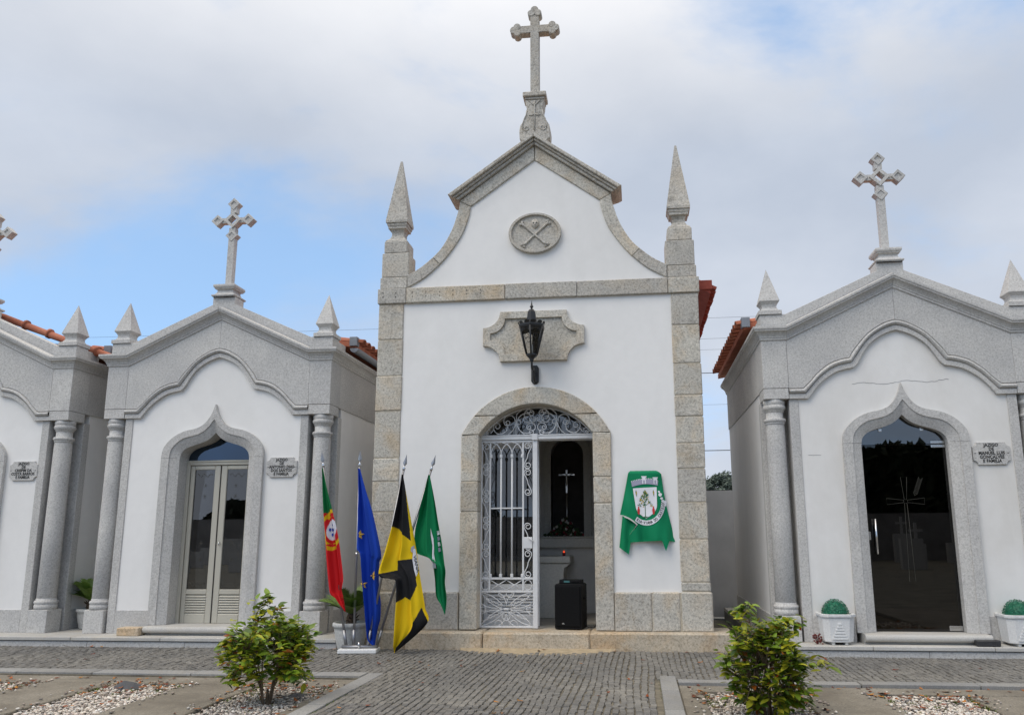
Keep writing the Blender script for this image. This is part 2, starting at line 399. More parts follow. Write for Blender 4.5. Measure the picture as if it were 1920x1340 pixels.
# per-face tone for the joined setts
so = mesh('sett_field', V, F, None, pav, kind='stuff')
m, t, b = newmat('sett_field'); p = pos(t, False)
a = t.nodes.new('ShaderNodeAttribute'); a.attribute_name = 'tone'
f_ = noise(t, p, 60, 4, .75)
c_ = ramp(t, f_, [(.3, (.085, .083, .08)), (.45, (.165, .16, .152)), (.58, (.165, .16, .152)), (.72, (.25, .245, .235))])
c_ = mix(t, 1.0, c_, ramp(t, noise(t, p, 1.1, 5, .6), [(.3, (.72, .72, .72)), (.7, (1.25, 1.21, 1.12))]), 'MULTIPLY')
c_ = scalecol(t, c_, a.outputs['Fac']); lnk(t, c_, b.inputs['Base Color']); b.inputs['Roughness'].default_value = .62; bump(t, b, f_, .4, .006)
so.data.materials.append(m)
at = so.data.attributes.new('tone', 'FLOAT', 'POINT'); tv = []
for s in setts[300:]: tv += [rnd.uniform(.82, 1.18)]*12
at.data.foreach_set('value', tv)
# border slabs round the beds
def slab(x0, x1, y0, y1, parent=pav, mat='kerb_granite', z=.006):
    box('border_slab', x0+.004, x1-.004, y0+.004, y1-.004, -.07, z+rnd.uniform(-.003, .003), mat, parent, bev=.004)
x = -9.1
while x < -1.4:
    l = min(rnd.uniform(.7, 1.15), -1.31-x); slab(x, x+l, -1.925, -1.735); x += l
x = 1.45
while x < 7.4:
    l = rnd.uniform(.7, 1.15); slab(x, x+l, -2.0, -1.855); x += l
for xa, xb in ((-1.305, -1.16), (1.30, 1.445)):
    y = -1.74 if xa < 0 else -1.69
    while y > -5.4: l = rnd.uniform(.55, .9); slab(xa, xb, y-l, y); y -= l
# grave beds: concrete margins round gravel plots
bed = struct(box('grave_beds', -11, 9, -5.6, -1.95, -.088, -.075, 'earth', bev=0))
PLOTS = [(-4.80, -4.13), (-3.42, -2.74), (-2.09, -1.43), (1.63, 2.37), (2.985, 3.64), (4.33, 4.99)]
YB = -2.24
def margin(x0, x1, y0, y1): box('concrete_margin', x0, x1, y0, y1, -.075, -.022+rnd.uniform(-.004, .004), 'concrete_sandy', bed, bev=.006)
for xa, xb, pl in ((-9.2, -1.312, PLOTS[:3]), (1.452, 7.5, PLOTS[3:])):
    margin(xa, xb, YB, -1.932 if xa < 0 else -2.008)
    e = [xa]+[v for p_ in pl for v in p_]+[xb]
    for i in range(0, len(e), 2): margin(e[i], e[i+1], -5.5, YB-.003)
# pebbles
ico_v = []; ico_f = []
_b = bmesh.new(); bmesh.ops.create_icosphere(_b, subdivisions=1, radius=1.0)
ico_v = [v.co.copy() for v in _b.verts]; _b.verts.index_update(); ico_f = [tuple(v.index for v in f.verts) for f in _b.faces]; _b.free()
PC = [(.66, .61, .54), (.58, .52, .45), (.71, .68, .63), (.50, .42, .35), (.43, .38, .33), (.61, .51, .44), (.28, .25, .23), (.66, .61, .53)]
def pebbles(x0, x1, y0, y1, n, dark, zb=-.062, zr=.03):
    V, F, C = [], [], []
    for i in range(n):
        px, py = rnd.uniform(x0+.008, x1-.008), rnd.uniform(y0, y1-.008); s = rnd.uniform(.007, .0155); rz = rnd.uniform(0, 6.28)
        c, sn = math.cos(rz), math.sin(rz); k = (rnd.uniform(.8, 1.35), rnd.uniform(.7, 1.1), rnd.uniform(.45, .8)); z = zb+rnd.uniform(0, zr)
        col = rnd.choice(PC); g = rnd.uniform(.75, 1.15)*(dark if rnd.random() < .6 else 1); o = len(V)
        for v in ico_v:
            a, b_ = v.x*k[0]*s*rnd.uniform(.85, 1.15), v.y*k[1]*s; V.append((px+a*c-b_*sn, py+a*sn+b_*c, z+v.z*k[2]*s)); C.append((col[0]*g, col[1]*g, col[2]*g, 1))
        F += [tuple(q+o for q in f) for f in ico_f]
    ob = mesh('gravel', V, F, 'pebble', bed, True, kind='stuff')
    ob.data.attributes.new('Col', 'FLOAT_COLOR', 'POINT').data.foreach_set('color', [v for c in C for v in c])
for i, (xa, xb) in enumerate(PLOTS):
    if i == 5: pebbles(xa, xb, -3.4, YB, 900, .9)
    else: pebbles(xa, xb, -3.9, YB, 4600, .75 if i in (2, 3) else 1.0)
for xa, xb in PLOTS[:5]:
    pebbles(xb-.01, xb+.16, -3.5, YB, 26, .6, -.016, .003); pebbles(xa-.14, xa+.01, -3.5, YB, 20, .6, -.016, .003); pebbles(xa-.1, xb+.1, YB, YB+.1, 10, .6, -.016, .003)
# fallen leaves and small weeds
LV, LF, LC = [], [], []
def scrap(x, y, z, s, col):
    rz = rnd.uniform(0, 6.28); o = len(LV); c, sn = math.cos(rz), math.sin(rz)
    for a, b_, h in ((-1, 0, .1), (-.3, .45, .25), (.6, .35, .15), (1, 0, .5), (.5, -.4, .2), (-.4, -.45, .1), (0, 0, 0)):
        LV.append((x+(a*c-b_*sn)*s, y+(a*sn+b_*c)*s, z+h*s*rnd.uniform(.3, 1.3))); LC.append((*[v*rnd.uniform(.8, 1.2) for v in col], 1))
    for k in range(6): LF.append((o+6, o+k, o+(k+1) % 6))
BROWN = [(.20, .055, .02), (.30, .10, .03), (.14, .05, .03), (.38, .16, .04), (.10, .06, .035)]
for i in range(46):
    scrap(rnd.uniform(-6.2, 5.5), rnd.choice((rnd.gauss(-.26, .03), rnd.uniform(-1.7, -.3))), .008, rnd.uniform(.018, .035), rnd.choice(BROWN))
for i in range(24): scrap(rnd.uniform(-1.1, 1.25), rnd.uniform(-3.4, -.6), .006, rnd.uniform(.015, .03), rnd.choice(BROWN))
for xa, xb in PLOTS:
    for i in range(85):
        e = rnd.random()
        scrap(rnd.uniform(xa-.1, xb+.1), YB-abs(rnd.gauss(0, .25)) if e < .6 else rnd.uniform(-3.4, YB+.2), -.018, rnd.uniform(.015, .038), rnd.choice(BROWN))
for i in range(60): scrap(rnd.choice((rnd.uniform(-5, -1.3), rnd.uniform(1.5, 5))), -2.0-abs(rnd.gauss(0, .06)), -.018, rnd.uniform(.012, .03), rnd.choice(BROWN))
lit = mesh('leaf_litter', LV, LF, 'litter', None, kind='stuff')
lit['label'] = 'brown fallen leaves scattered over the paving and gravel beds'; lit['category'] = 'leaf litter'
lit.data.attributes.new('Col', 'FLOAT_COLOR', 'POINT').data.foreach_set('color', [v for c in LC for v in c])
WV, WF, WC = [], [], []
def weed(x, y, z, h, n=7):
    for i in range(n):
        a = rnd.uniform(0, 6.28); d = rnd.uniform(.2, .9)*h; wv = h*.10; o = len(WV); g = rnd.uniform(.7, 1.3)
        cx, cy = math.cos(a), math.sin(a); ox, oy = x+rnd.gauss(0, h*.5), y+rnd.gauss(0, h*.5)
        for (u, v) in ((0, -1), (0, 1), (.55, .8), (.55, -.8), (1, 0)):
            WV.append((ox+cx*d*u-cy*wv*v, oy+cy*d*u+cx*wv*v, z+h*(u-.35*u*u))); WC.append((.07*g, .11*g, .015*g, 1) if rnd.random() < .75 else (.16*g, .15*g, .03*g, 1))
        WF.extend([(o, o+1, o+2, o+3), (o+3, o+2, o+4)])
for xa, xb in PLOTS:
    for i in range(75): weed(rnd.choice((rnd.uniform(xa, xb), rnd.gauss(xb, .02), rnd.gauss(xa, .02))), YB-abs(rnd.gauss(0, .35)), -.045, rnd.uniform(.018, .045))
for i in range(50): weed(-1.155+rnd.gauss(0, .006), rnd.uniform(-3.5, -2.2), -.01, rnd.uniform(.010, .028), 6)
for i in range(26): weed(1.30+rnd.gauss(0, .004), rnd.uniform(-3.4, -1.8), -.01, rnd.uniform(.006, .014), 4)
for i in range(60): weed(rnd.choice((rnd.uniform(-5, -1.4), rnd.uniform(1.5, 5))), -1.95+rnd.gauss(-.03, .02), -.03, rnd.uniform(.006, .016), 4)
wd = mesh('weeds', WV, WF, 'litter', None, kind='stuff'); wd['label'] = 'small green weeds along slab joints and gravel edges'; wd['category'] = 'weeds'
wd.data.attributes.new('Col', 'FLOAT_COLOR', 'POINT').data.foreach_set('color', [v for c in WC for v in c])
# terraces in front of the tombs
def terrace(xa, xb, yf, depth):
    t_ = struct(box('terrace', xa, xb, yf+.02, yf+depth, -.08, .058, 'kerb_granite', bev=0))
    x = xa
    while x < xb-.1:
        l = min(rnd.uniform(1.1, 1.6), xb-x)
        if xb-x-l < .4: l = xb-x
        box('riser_slab', x+.002, x+l-.002, yf, yf+.06, -.05, .0555, 'granite_new', t_, bev=.003)
        x += l
    x = xa-rnd.uniform(0, .5)
    while x < xb-.1:
        l = min(rnd.uniform(1.0, 1.5), xb-x)
        if xb-x-l < .4: l = xb-x
        box('tread_slab', max(x, xa)+.002, x+l-.002, yf-.022, yf+.60, .0625, .104, 'slab_pale', t_, bev=.006)
        x += l
    box('terrace_floor', xa, xb, yf+.603, yf+depth, .0585, .102, 'slab_pale', t_, bev=0)
    return t_
terrace(-10.6, -2.2, -.205, 4.2)
terrace(2.46, 7.4, -.425, 4.4)
# ------------------------------------------------------------------ chapel
ch = thing('chapel', (0, 0, 0), 'tall white chapel with granite corner stones, curved gable and cross on top', 'chapel')
ARC_O = lambda n=24, R_=.958, zc=1.970, h=.867: [(R_*math.sin(a), zc+R_*math.cos(a)) for a in [math.asin(h/R_)*(1-2*i/n) for i in range(n+1)]]
ARC_I = lambda n=24: ARC_O(n, .794, 1.933, .666)
ao, ai = ARC_O(), ARC_I()
# plaster panels
prism('plaster_panel', [(-1.625, .58), (-1.625, 4.03), (1.625, 4.03), (1.625, .58), (.86, .58), (.86, 2.378)]+ao[1:-1]+[(-.86, 2.378), (-.86, .58)], .018, .28, 'plaster_white', ch)
CO = [(1.577, 4.36), (1.42, 4.45), (1.268, 4.575), (1.16, 4.69), (1.07, 4.84), (1.01, 4.975), (.968, 5.11), (.945, 5.2), (.935, 5.29)]
CI = [(1.572, 4.203), (1.36, 4.322), (1.175, 4.484), (1.085, 4.585), (.985, 4.72), (.895, 4.87), (.836, 5.03), (.81, 5.13), (.798, 5.213)]
co = catmull(CO, 4); ci = catmull(CI, 4)
gp = [(x, z) for x, z in ci]
prism('gable_panel', [(1.62, 4.18)]+[(x+.01, z+.01) for x, z in gp]+[(0, 5.80)]+[(-x-.01, z+.01) for x, z in gp[::-1]]+[(-1.62, 4.18)], .018, .28, 'plaster_white', ch)
# side walls, back wall, interior
for s in (-1, 1):
    box('side_wall', s*1.62, s*1.90, .282, 4.2, .0, 4.0, 'plaster_white', ch, bev=0)
box('back_wall', -1.9, 1.9, 4.2, 4.45, 0, 4.4, 'plaster_white', ch, bev=0)
box('interior_floor', -1.618, 1.618, .28, 4.19, -.02, .186, 'floor_stone', ch, bev=0)
box('interior_ceiling', -1.618, 1.618, .285, 4.19, 3.5, 3.6, 'interior_plaster', ch, bev=0)
for s in (-1, 1): box('interior_lining', s*1.45, s*1.616, .286, 3.2, .188, 3.498, 'interior_plaster', ch, bev=0)
# roof slopes with tiles
def roof_slope(parent, xr, zr, xe, ze, y0, y1, mat, n_rows, pitch=.185):
    """barrel tiles running down from ridge (xr,zr) to eave (xe,ze); each visible column ends at the eave"""
    d = Vector((xe-xr, 0, ze-zr)); Ln = d.length; d.normalize(); nrm = Vector((-d.z, 0, d.x));
    if nrm.z < 0: nrm = -nrm
    rf = mesh('roof', [(xr, y0, zr-.03), (xr, y1, zr-.03), (xe-d.x*.04, y1, ze-.03-d.z*.04), (xe-d.x*.04, y0, ze-.03-d.z*.04), (xr, y0, zr-.09), (xr, y1, zr-.09), (xe-d.x*.04, y1, ze-.09), (xe-d.x*.04, y0, ze-.09)],
              [(0, 1, 2, 3), (7, 6, 5, 4), (0, 3, 7, 4), (1, 5, 6, 2), (3, 2, 6, 7), (0, 4, 5, 1)], mat, parent)
    me = None; L0 = .40; y = y0+pitch*.5; k = max(2, int(Ln/.33))
    V, F = [], []
    m_ = 7
    for e, r_ in ((0, .068), (L0, .080)):
        for th in (.0, .014):
            for j in range(m_+1):
                a = math.pi*j/m_; V.append(d*e+Vector((0, 1, 0))*((r_-th)*math.cos(a))+nrm*((r_-th)*math.sin(a)*.75-.03))
    q = m_+1
    for j in range(m_):
        F += [(j, j+1, 2*q+j+1, 2*q+j), (q+j, 3*q+j, 3*q+j+1, q+j+1), (2*q+j, 2*q+j+1, 3*q+j+1, 3*q+j), (j, q+j, q+j+1, j+1)]
    me = bpy.data.meshes.new('tile'); me.from_pydata([tuple(v) for v in V], [], F); me.materials.append(MATS[mat])
    me.polygons.foreach_set('use_smooth', [True]*len(me.polygons))
    while y < y1:
        for i in range(min(k, n_rows)):
            o = bpy.data.objects.new('tile', me); link(o); o.parent = rf
            b_ = Vector((xe, y, ze))-d*(L0+i*.33-.05)
            o.location = b_+Vector((rnd.uniform(-.006, .006), rnd.uniform(-.006, .006), .012+i*.0))
        y += pitch
    return rf
roof_slope(ch, 1.0, 4.75, 2.14, 4.17, .32, 4.4, 'terracotta_red', 2)
roof_slope(ch, -1.0, 4.75, -1.99, 4.17, .32, 4.4, 'terracotta_red', 2)
for s, xe in ((-1, 1.985), (1, 2.125)): box('eave_end', s*1.93, s*xe, .30, .318, 4.13, 4.245, 'terracotta_red', ch, bev=.004)
# corner stones
def stones(xs, zs, y0, y1, mats, parent, name, gap=.004):
    for i in range(len(zs)-1):
        z1, z0 = zs[i], zs[i+1]
        box(name, xs[0]+rnd.uniform(-.003, .003), xs[1]+rnd.uniform(-.003, .003), y0+rnd.uniform(-.005, .003), y1, z0+gap, z1-gap, rnd.choice(mats), parent, bev=.009, jit=.003)
OLD = ['granite_old', 'granite_old', 'granite_old', 'granite_grey']
stones((-1.926, -1.610), [3.998, 3.552, 3.104, 2.682, 2.12, 1.85, 1.497, 1.09, .604], 0, .279, OLD, ch, 'corner_stone')
stones((1.610, 1.926), [3.998, 3.616, 3.159, 2.784, 2.538, 2.233, 1.947, 1.571, 1.168, .703, .604], 0, .279, OLD, ch, 'corner_stone')
for s in (-1, 1): box('mortar_bed', s*1.618, s*1.915, .0045, .27, .2, 4.19, 'mortar', ch, bev=0)
# door jambs and arch
jl, jr = [2.378, 1.83, 1.488, .186], [2.378, 1.869, 1.569, .186]
stones((-.871, -.666), jl, -.012, .34, ['granite_old'], ch, 'jamb_stone'); stones((.666, .871), jr, -.012, .34, ['granite_old'], ch, 'jamb_stone')
for s in (-1, 1): box('jamb_mortar', s*.674, s*.863, -.006, .33, .19, 2.40, 'mortar', ch, bev=0)
def arch_stone(pts_o, pts_i):
    poly = list(pts_o)+list(pts_i[::-1]); prism('arch_stone', poly, -.012+rnd.uniform(-.003, .003), .34, 'granite_old', ch, bev=.008)
n = 24
fo = [p for p in ARC_O(48)]; fi = [p for p in ARC_I(48)]
def split(P, z): return [p for p in P if p[1] >= z], [p for p in P if p[1] < z and p[0] > 0], [p for p in P if p[1] < z and p[0] < 0]
to, ro, lo_ = split(fo, 2.594); ti, ri, li = split(fi, 2.594)
XO = math.sqrt(.958**2-(2.594-1.970)**2); XI = math.sqrt(.794**2-(2.594-1.933)**2); g = .003
arch_stone([(XO-.004, 2.594+g)]+to+[(-XO+.004, 2.594+g)], [(XI, 2.594+g)]+ti+[(-XI, 2.594+g)])
arch_stone([(.868, 2.3775)]+ro[0:]+[(XO, 2.594-g)], [(.668, 2.3775)]+ri+[(XI, 2.594-g)])
arch_stone([(-XO, 2.594-g)]+lo_+[(-.868, 2.3775)], [(-XI, 2.594-g)]+li+[(-.668, 2.3775)])
# cornice band
for xa, xb in ((-1.94, -1.58), (-1.58, -.36), (-.36, .508), (.508, 1.58), (1.58, 1.945)):
    box('cornice_stone', xa+.003, xb-.003, -.022+rnd.uniform(-.003, .003), .279, 4.004, 4.194, rnd.choice(OLD), ch, bev=.008, jit=.002)
# drill holes in the band
bm = bmesh.new()
for i in range(8):
    for k in range(2):
        x = -1.5+i*.168 if i < 6 else -1.87+(i-6)*.16; z = 4.135-.05*k+rnd.uniform(-.006, .006)
        bm_box(bm, x-.004, x+.004, -.0275, -.02, z-.007, z+.007)
from_bm(bm, 'drill_holes', 'letter_dark', ch, kind='stuff')
# plinth stones
for xs in ([.874, 1.287, 1.595, 1.945], [-.874, -1.255, -1.6, -1.945]):
    for a, b_ in zip(xs, xs[1:]): box('plinth_stone', min(a, b_)+.004, max(a, b_)-.004, -.032+rnd.uniform(-.004, .004), .26, .182, .598, rnd.choice(['granite_old', 'granite_grey', 'granite_step']), ch, bev=.014, jit=.004)
for s in (-1, 1): box('plinth_mortar', s*.878, s*1.935, -.024, .25, .17, .592, 'mortar', ch, bev=0)
# base step
for a, b_ in ((-2.15, -1.45), (-1.45, -.575), (-.575, .605), (.605, 2.15)):
    box('step_stone', a+.003, b_-.003, -.15+rnd.uniform(-.006, .004), .42, -.05, .180+rnd.uniform(-.003, .003), 'granite_step', ch, bev=.018, jit=.004)
pp = []
for i in range(41):
    u = i/40; pp.append((-.82+1.70*u, -.158-.27*(math.sin(math.pi*min(1, max(0, u))))**.6-.04*math.sin(u*19)*math.sin(math.pi*u)-.02*math.sin(u*47)*math.sin(math.pi*u)))
V = [(x, -.145, .016) for x, y in pp]+[(x, y*1.35+.05, -.007) for x, y in pp]; k_ = len(pp)
mesh('mortar_patch', V, [(i, i+k_, i+k_+1, i+1) for i in range(k_-1)], 'sandy_mortar', ch)
# gable band: curved and raking stones
def band(rows_o, rows_i, y0, y1, mat, name='gable_stone'):
    prism(name, list(rows_o)+list(rows_i)[::-1], y0+rnd.uniform(-.003, .003), y1, mat, ch, bev=.006)
J = 8
for s in (-1, 1):
    sx = lambda P: [(s*x, z) for x, z in P]
    e = .003
    band(sx(co[:J+1]), sx(ci[:J+1]), -.004, .279, 'granite_grey')
    band(sx([(co[J][0]-e, co[J][1]+e)]+co[J+1:]), sx([(ci[J][0]-e, ci[J][1]+e)]+ci[J+1:]), -.004, .279, 'granite_old')
    band(sx([(.938, 5.296), (.003, 5.978)]), sx([(.797, 5.219), (.003, 5.790)]), -.004, .279, 'granite_old')
    # raking cornice: two stepped fascias and a top slab
    for (a, b_, c_, d_), yy, mt in (((.944, 5.300), (.003, 5.980), (.003, 6.020), (.985, 5.312), ), -.045, 'granite_grey'), (((.987, 5.314), (.003, 6.0225), (.003, 6.052), (1.022, 5.322)), -.075, 'granite_grey'), (((1.024, 5.324), (.003, 6.0545), (.003, 6.100), (1.066, 5.347)), -.11, 'granite_grey'):
        prism('raking_cornice', [(s*x, z) for x, z in (a, b_, c_, d_)], yy, .36, mt, ch, bev=.005)
    # pinnacle
    px = s*1.735
    pn = box('pinnacle', px-.17, px+.17, .006, .30, 4.345+.003, 4.66, 'granite_grey', ch, bev=.008)
    box('pinnacle_base', s*1.58, s*1.918, .0, .30, 4.198, 4.344, 'granite_grey', pn, bev=.008)
    px = s*1.74
    box('pinnacle_block', px-.145, px+.145, .012, .295, 4.664, 4.818, 'granite_grey', pn, bev=.008)
    cy = .155
    def sq(h, z): return [(px-h, cy-h, z), (px+h, cy-h, z), (px+h, cy+h, z), (px-h, cy+h, z)]
    grid('pinnacle_neck', [sq(h, z) for h, z in ((.135, 4.817), (.132, 4.835), (.095, 4.868), (.075, 4.91), (.074, 4.95), (.088, 4.985), (.11, 5.0))], 'granite_grey', pn, False, True)
    grid('pinnacle_cap', [sq(h, z) for h, z in ((.0, 4.998), (.112, 4.998), (.115, 5.03), (.122, 5.034), (.128, 5.062), (.118, 5.066), (.138, 5.07), (.140, 5.098), (.012, 5.945), (.0, 5.952))], 'granite_grey', pn, False, True)
# cross on the apex
cr_ = bpy.data.objects.new('cross', None)
def carve(P): return [(x, z) for x, z in P]
ped = [(-.19, 6.10), (-.195, 6.2), (-.185, 6.27), (-.15, 6.33), (-.115, 6.42), (-.10, 6.50), (-.112, 6.56), (-.118, 6.62), (.118, 6.62), (.112, 6.56), (.10, 6.50), (.115, 6.42), (.15, 6.33), (.185, 6.27), (.195, 6.2), (.19, 6.10), (.06, 5.96), (-.06, 5.96)]
cr_ = prism('cross', [(-.056, 6.72), (-.056, 7.585), (-.22, 7.585), (-.22, 7.69), (-.056, 7.69), (-.056, 7.84), (.056, 7.84), (.056, 7.69), (.22, 7.69), (.22, 7.585), (.056, 7.585), (.056, 6.72)], .045, .155, 'granite_grey', ch, bev=.006)
def disc(c, r, y0, y1, par, mat='granite_grey'): prism('cross_lobe', [(c[0]+r*math.cos(2*math.pi*i/20), c[1]+r*math.sin(2*math.pi*i/20)) for i in range(20)], y0, y1, mat, par, bev=.006)
for c, r in (((0, 7.912), .05), ((-.043, 7.865), .047), ((.043, 7.865), .047), ((-.27, 7.6375), .05), ((-.228, 7.682), .046), ((-.228, 7.593), .046), ((.27, 7.6375), .05), ((.228, 7.682), .046), ((.228, 7.593), .046)):
    disc(c, r, .038+rnd.uniform(-.002, .002), .162, cr_)
prism('cross_pedestal', ped, .02, .22, 'granite_grey', cr_, bev=.008)
box('pedestal_cap', -.125, .125, .012, .228, 6.623, 6.655, 'granite_grey', cr_, bev=.006); box('pedestal_cap', -.148, .148, -.012, .24, 6.657, 6.722, 'granite_grey', cr_, bev=.01)
def spiral(cx, cz, r0, r1, turns, a0, d=1, n=26): return [(cx+(r0+(r1-r0)*i/n)*math.cos(a0+d*2*math.pi*turns*i/n), cz+(r0+(r1-r0)*i/n)*math.sin(a0+d*2*math.pi*turns*i/n)) for i in range(n+1)]
rl = []
for s in (-1, 1):
    rl.append(([(s*x, .018, z) for x, z in [(.10, 6.47), (.105, 6.42), (.135, 6.35), (.155, 6.28), (.145, 6.22)]+spiral(.105, 6.235, .042, .012, 1.1, 0, -1)], .008))
    rl.append(([(s*x, .018, z) for x, z in ((.005, 6.54), (.03, 6.57), (.06, 6.60), (.075, 6.605))], .009)); rl.append(([(s*x, .018, z) for x, z in ((.012, 6.42), (.035, 6.405), (.07, 6.41))], .009))
rl.append(([(0, .018, 6.60), (0, .016, 6.40), (0, .018, 6.2)], .010))
tubes('carved_scrolls', rl, 'granite_grey', cr_)
# oval medallion with skull and crossed bones
MX, MZ = .004, 4.825
def ell(k, y, n=40): return [(MX+.322*k*math.cos(2*math.pi*i/n), y, MZ+.256*k*math.sin(2*math.pi*i/n)) for i in range(n)]
md = grid('medallion', [ell(1, .017), ell(1, -.03), ell(.985, -.038), ell(.90, -.038), ell(.885, -.03), ell(.88, -.012), ell(.5, -.011), ell(.01, -.011)], 'granite_grey', ch, False, True)
for s in (-1, 1):
    a, b_ = Vector((MX+s*-.165, -.018, MZ+.128)), Vector((MX+s*.145, -.018, MZ-.158)); d = (b_-a).normalized(); q = Vector((d.z, 0, -d.x))
    L_ = [([a+(b_-a)*t_ for t_ in (0, .1, .5, .9, 1)], [.020, .015, .013, .015, .020])]
    o = tubes('bone', L_, 'granite_grey', md, 8)
    if s == 1: o.location.y = -.004
    V, F = [], []
    for c in (a+q*.018, a-q*.018, b_+q*.018, b_-q*.018):
        k_ = len(V); V += [c+v*.022 for v in ico_v]; F += [tuple(i+k_ for i in f) for f in ico_f]
    mesh('bone_knob', V, F, 'granite_grey', md, True)
V = []
_b = bmesh.new(); bmesh.ops.create_uvsphere(_b, u_segments=16, v_segments=10, radius=1)
for v in _b.verts:
    z = v.co.z; k_ = 1 if z > -.2 else 1-(-.2-z)*.45; v.co = Vector((MX+.004+v.co.x*.05*k_, -.012+v.co.y*.032, MZ+.118+z*.062))
sk = from_bm(_b, 'skull', 'granite_grey', md, True)
mesh('eye_socket', [tuple(Vector((MX+.004+s*.019, -.041, MZ+.122))+v*.0095) for s in (-1, 1) for v in ico_v]+[tuple(Vector((MX+.004, -.041, MZ+.096))+v*.006) for v in ico_v], [tuple(i+12*k for i in f) for k in range(3) for f in ico_f], 'letter_dark', sk)
# shaped stone tablet behind the lantern
def tablet(hx, hz0, hz1, zc, cx, cz):
    """half size hx, corners cut by concave arcs of size cx, cz"""
    P = []
    for sx, sz, rev in ((1, -1, 0), (1, 1, 1), (-1, 1, 0), (-1, -1, 1)):
        ex, ez = sx*hx, (hz1 if sz > 0 else hz0)
        A = [(ex-sx*cx*(1-math.sin(a)) if False else ex-sx*cx*math.cos(a), ez-sz*cz*math.sin(a)) for a in [math.pi/2*i/8 for i in range(9)]]
        P += A if not rev else A[::-1]
    return P
TO = tablet(.604, 3.236, 3.843, 0, .205, .195); TI = tablet(.515, 3.325, 3.757, 0, .175, .175)
tb = prism('tablet', [(x*.99-.017, 3.54+(z-3.54)*.99) for x, z in TO], -.006, .03, 'granite_old', ch)
grid('tablet_frame', [[(x-.017, y, z) for x, z in P] for P, y in ((TO, .017), (TO, -.03), ([(a*.994, 3.54+(b_-3.54)*.99) for a, b_ in TO], -.034), ([(a*1.006, 3.54+(b_-3.54)*1.01) for a, b_ in TI], -.034), (TI, -.030), (TI, -.005))], 'granite_old', tb, False, True)
# ------------------------------------------------------------------ chapel gate, fanlight grille, inner glazed door
GY = .20
def xz(P, y=GY): return [(x, y, z) for x, z in P]
gate = box('iron_gate', -.055, .002, GY-.022, GY+.022, .186, 2.325, 'gate_white', ch, bev=.004)     # meeting stile; the leaf hangs from it
box('gate_stile', -.675, -.655, GY-.012, GY+.012, .19, 2.325, 'gate_white', gate)
for z0, z1 in ((.188, .212), (.578, .600), (.722, .746), (2.300, 2.325)): box('gate_rail', -.654, -.056, GY-.012, GY+.012, z0, z1, 'gate_white', gate, bev=.003)
for x in (-.562, -.170): box('gate_bar', x-.010, x+.010, GY-.011, GY+.011, .602, 2.298, 'gate_white', gate, bev=.002)
for x in (-.432, -.302): tube('gate_bar', [(x, GY, .748), (x, GY, 2.16)], .011, 'gate_white', gate, 8)
box('gate_rail', -.551, -.181, GY-.009, GY+.009, 1.523, 1.539, 'gate_white', gate, bev=.002)
for x in (-.553, -.432, -.302, -.179):
    for z in (2.14, .765): box('bar_collar', x-.016, x+.016, GY-.018, GY+.018, z-.02, z+.022, 'gate_white', gate, bev=.004)
for a, b_ in ((-.553, -.432), (-.432, -.302), (-.302, -.179)):      # interlaced pointed arches
    for p, q in ((a, b_), (b_, a)):
        tube('gate_arch', [(p+(q-p)*(1-math.cos(t*math.pi/2))*.98, GY+(.004 if p < q else -.004), 2.16+.14*math.sin(t*math.pi/2)) for t in [i/10 for i in range(11)]], .0065, 'gate_white', gate)
def s_scroll(H, Rr, turns=1.35, n=34):
    zc = H/2-Rr; half = []
    for i in range(11):
        t = i/10; half.append(((-Rr)*(t*t*(3-2*t)), zc*t))
    for i in range(1, n+1):
        u = i/n; r = Rr*(1-.68*u); a = math.pi-2*math.pi*turns*u; half.append((r*math.cos(a), zc+r*math.sin(a)))
    return [(-x, -z) for x, z in half[::-1]][:-1]+half
def scroll_obj(pts, parent, r=.0056, name='scroll', y=GY, n=5): return tube(name, xz(pts, y), r, 'gate_white', parent, n)
S_ = s_scroll(.312, .043)
sm = None
for xc, fl in ((-.609, 1), (-.115, -1)):
    for k in range(5):
        if fl == -1 and k == 2: continue
        z = 2.298-.156-.312*k; f2 = fl*(1 if k % 2 == 0 else -1)
        if sm is None: o = tube('scroll', [(x, 0, z_) for x, z_ in S_], .0058, 'gate_white', gate, 5); sm = o.data
        else: o = obj('scroll', sm, None, gate)
        o.location = (xc, GY, z); o.scale = (f2, 1, 1)
box('lock_plate', -.165, -.062, GY-.010, GY+.010, 1.07, 1.20, 'gate_white', gate)
tube('gate_latch', [(-.10, GY-.02, 1.19), (-.07, GY-.035, 1.17), (-.05, GY-.04, 1.15)], .008, 'gate_white', gate)
for xc in (-.609, -.115): scroll_obj([(xc+.045*math.cos(a), .661+.055*math.sin(a)) for a in [2*math.pi*i/20 for i in range(21)]], gate, name='ring')
for a, b_ in ((-.553, -.366), (-.366, -.179)):
    scroll_obj([(a, .604), (b_, .718)], gate, .006, 'cross_bar'); scroll_obj([(a, .718), (b_, .604)], gate, .006, 'cross_bar', GY+.008)
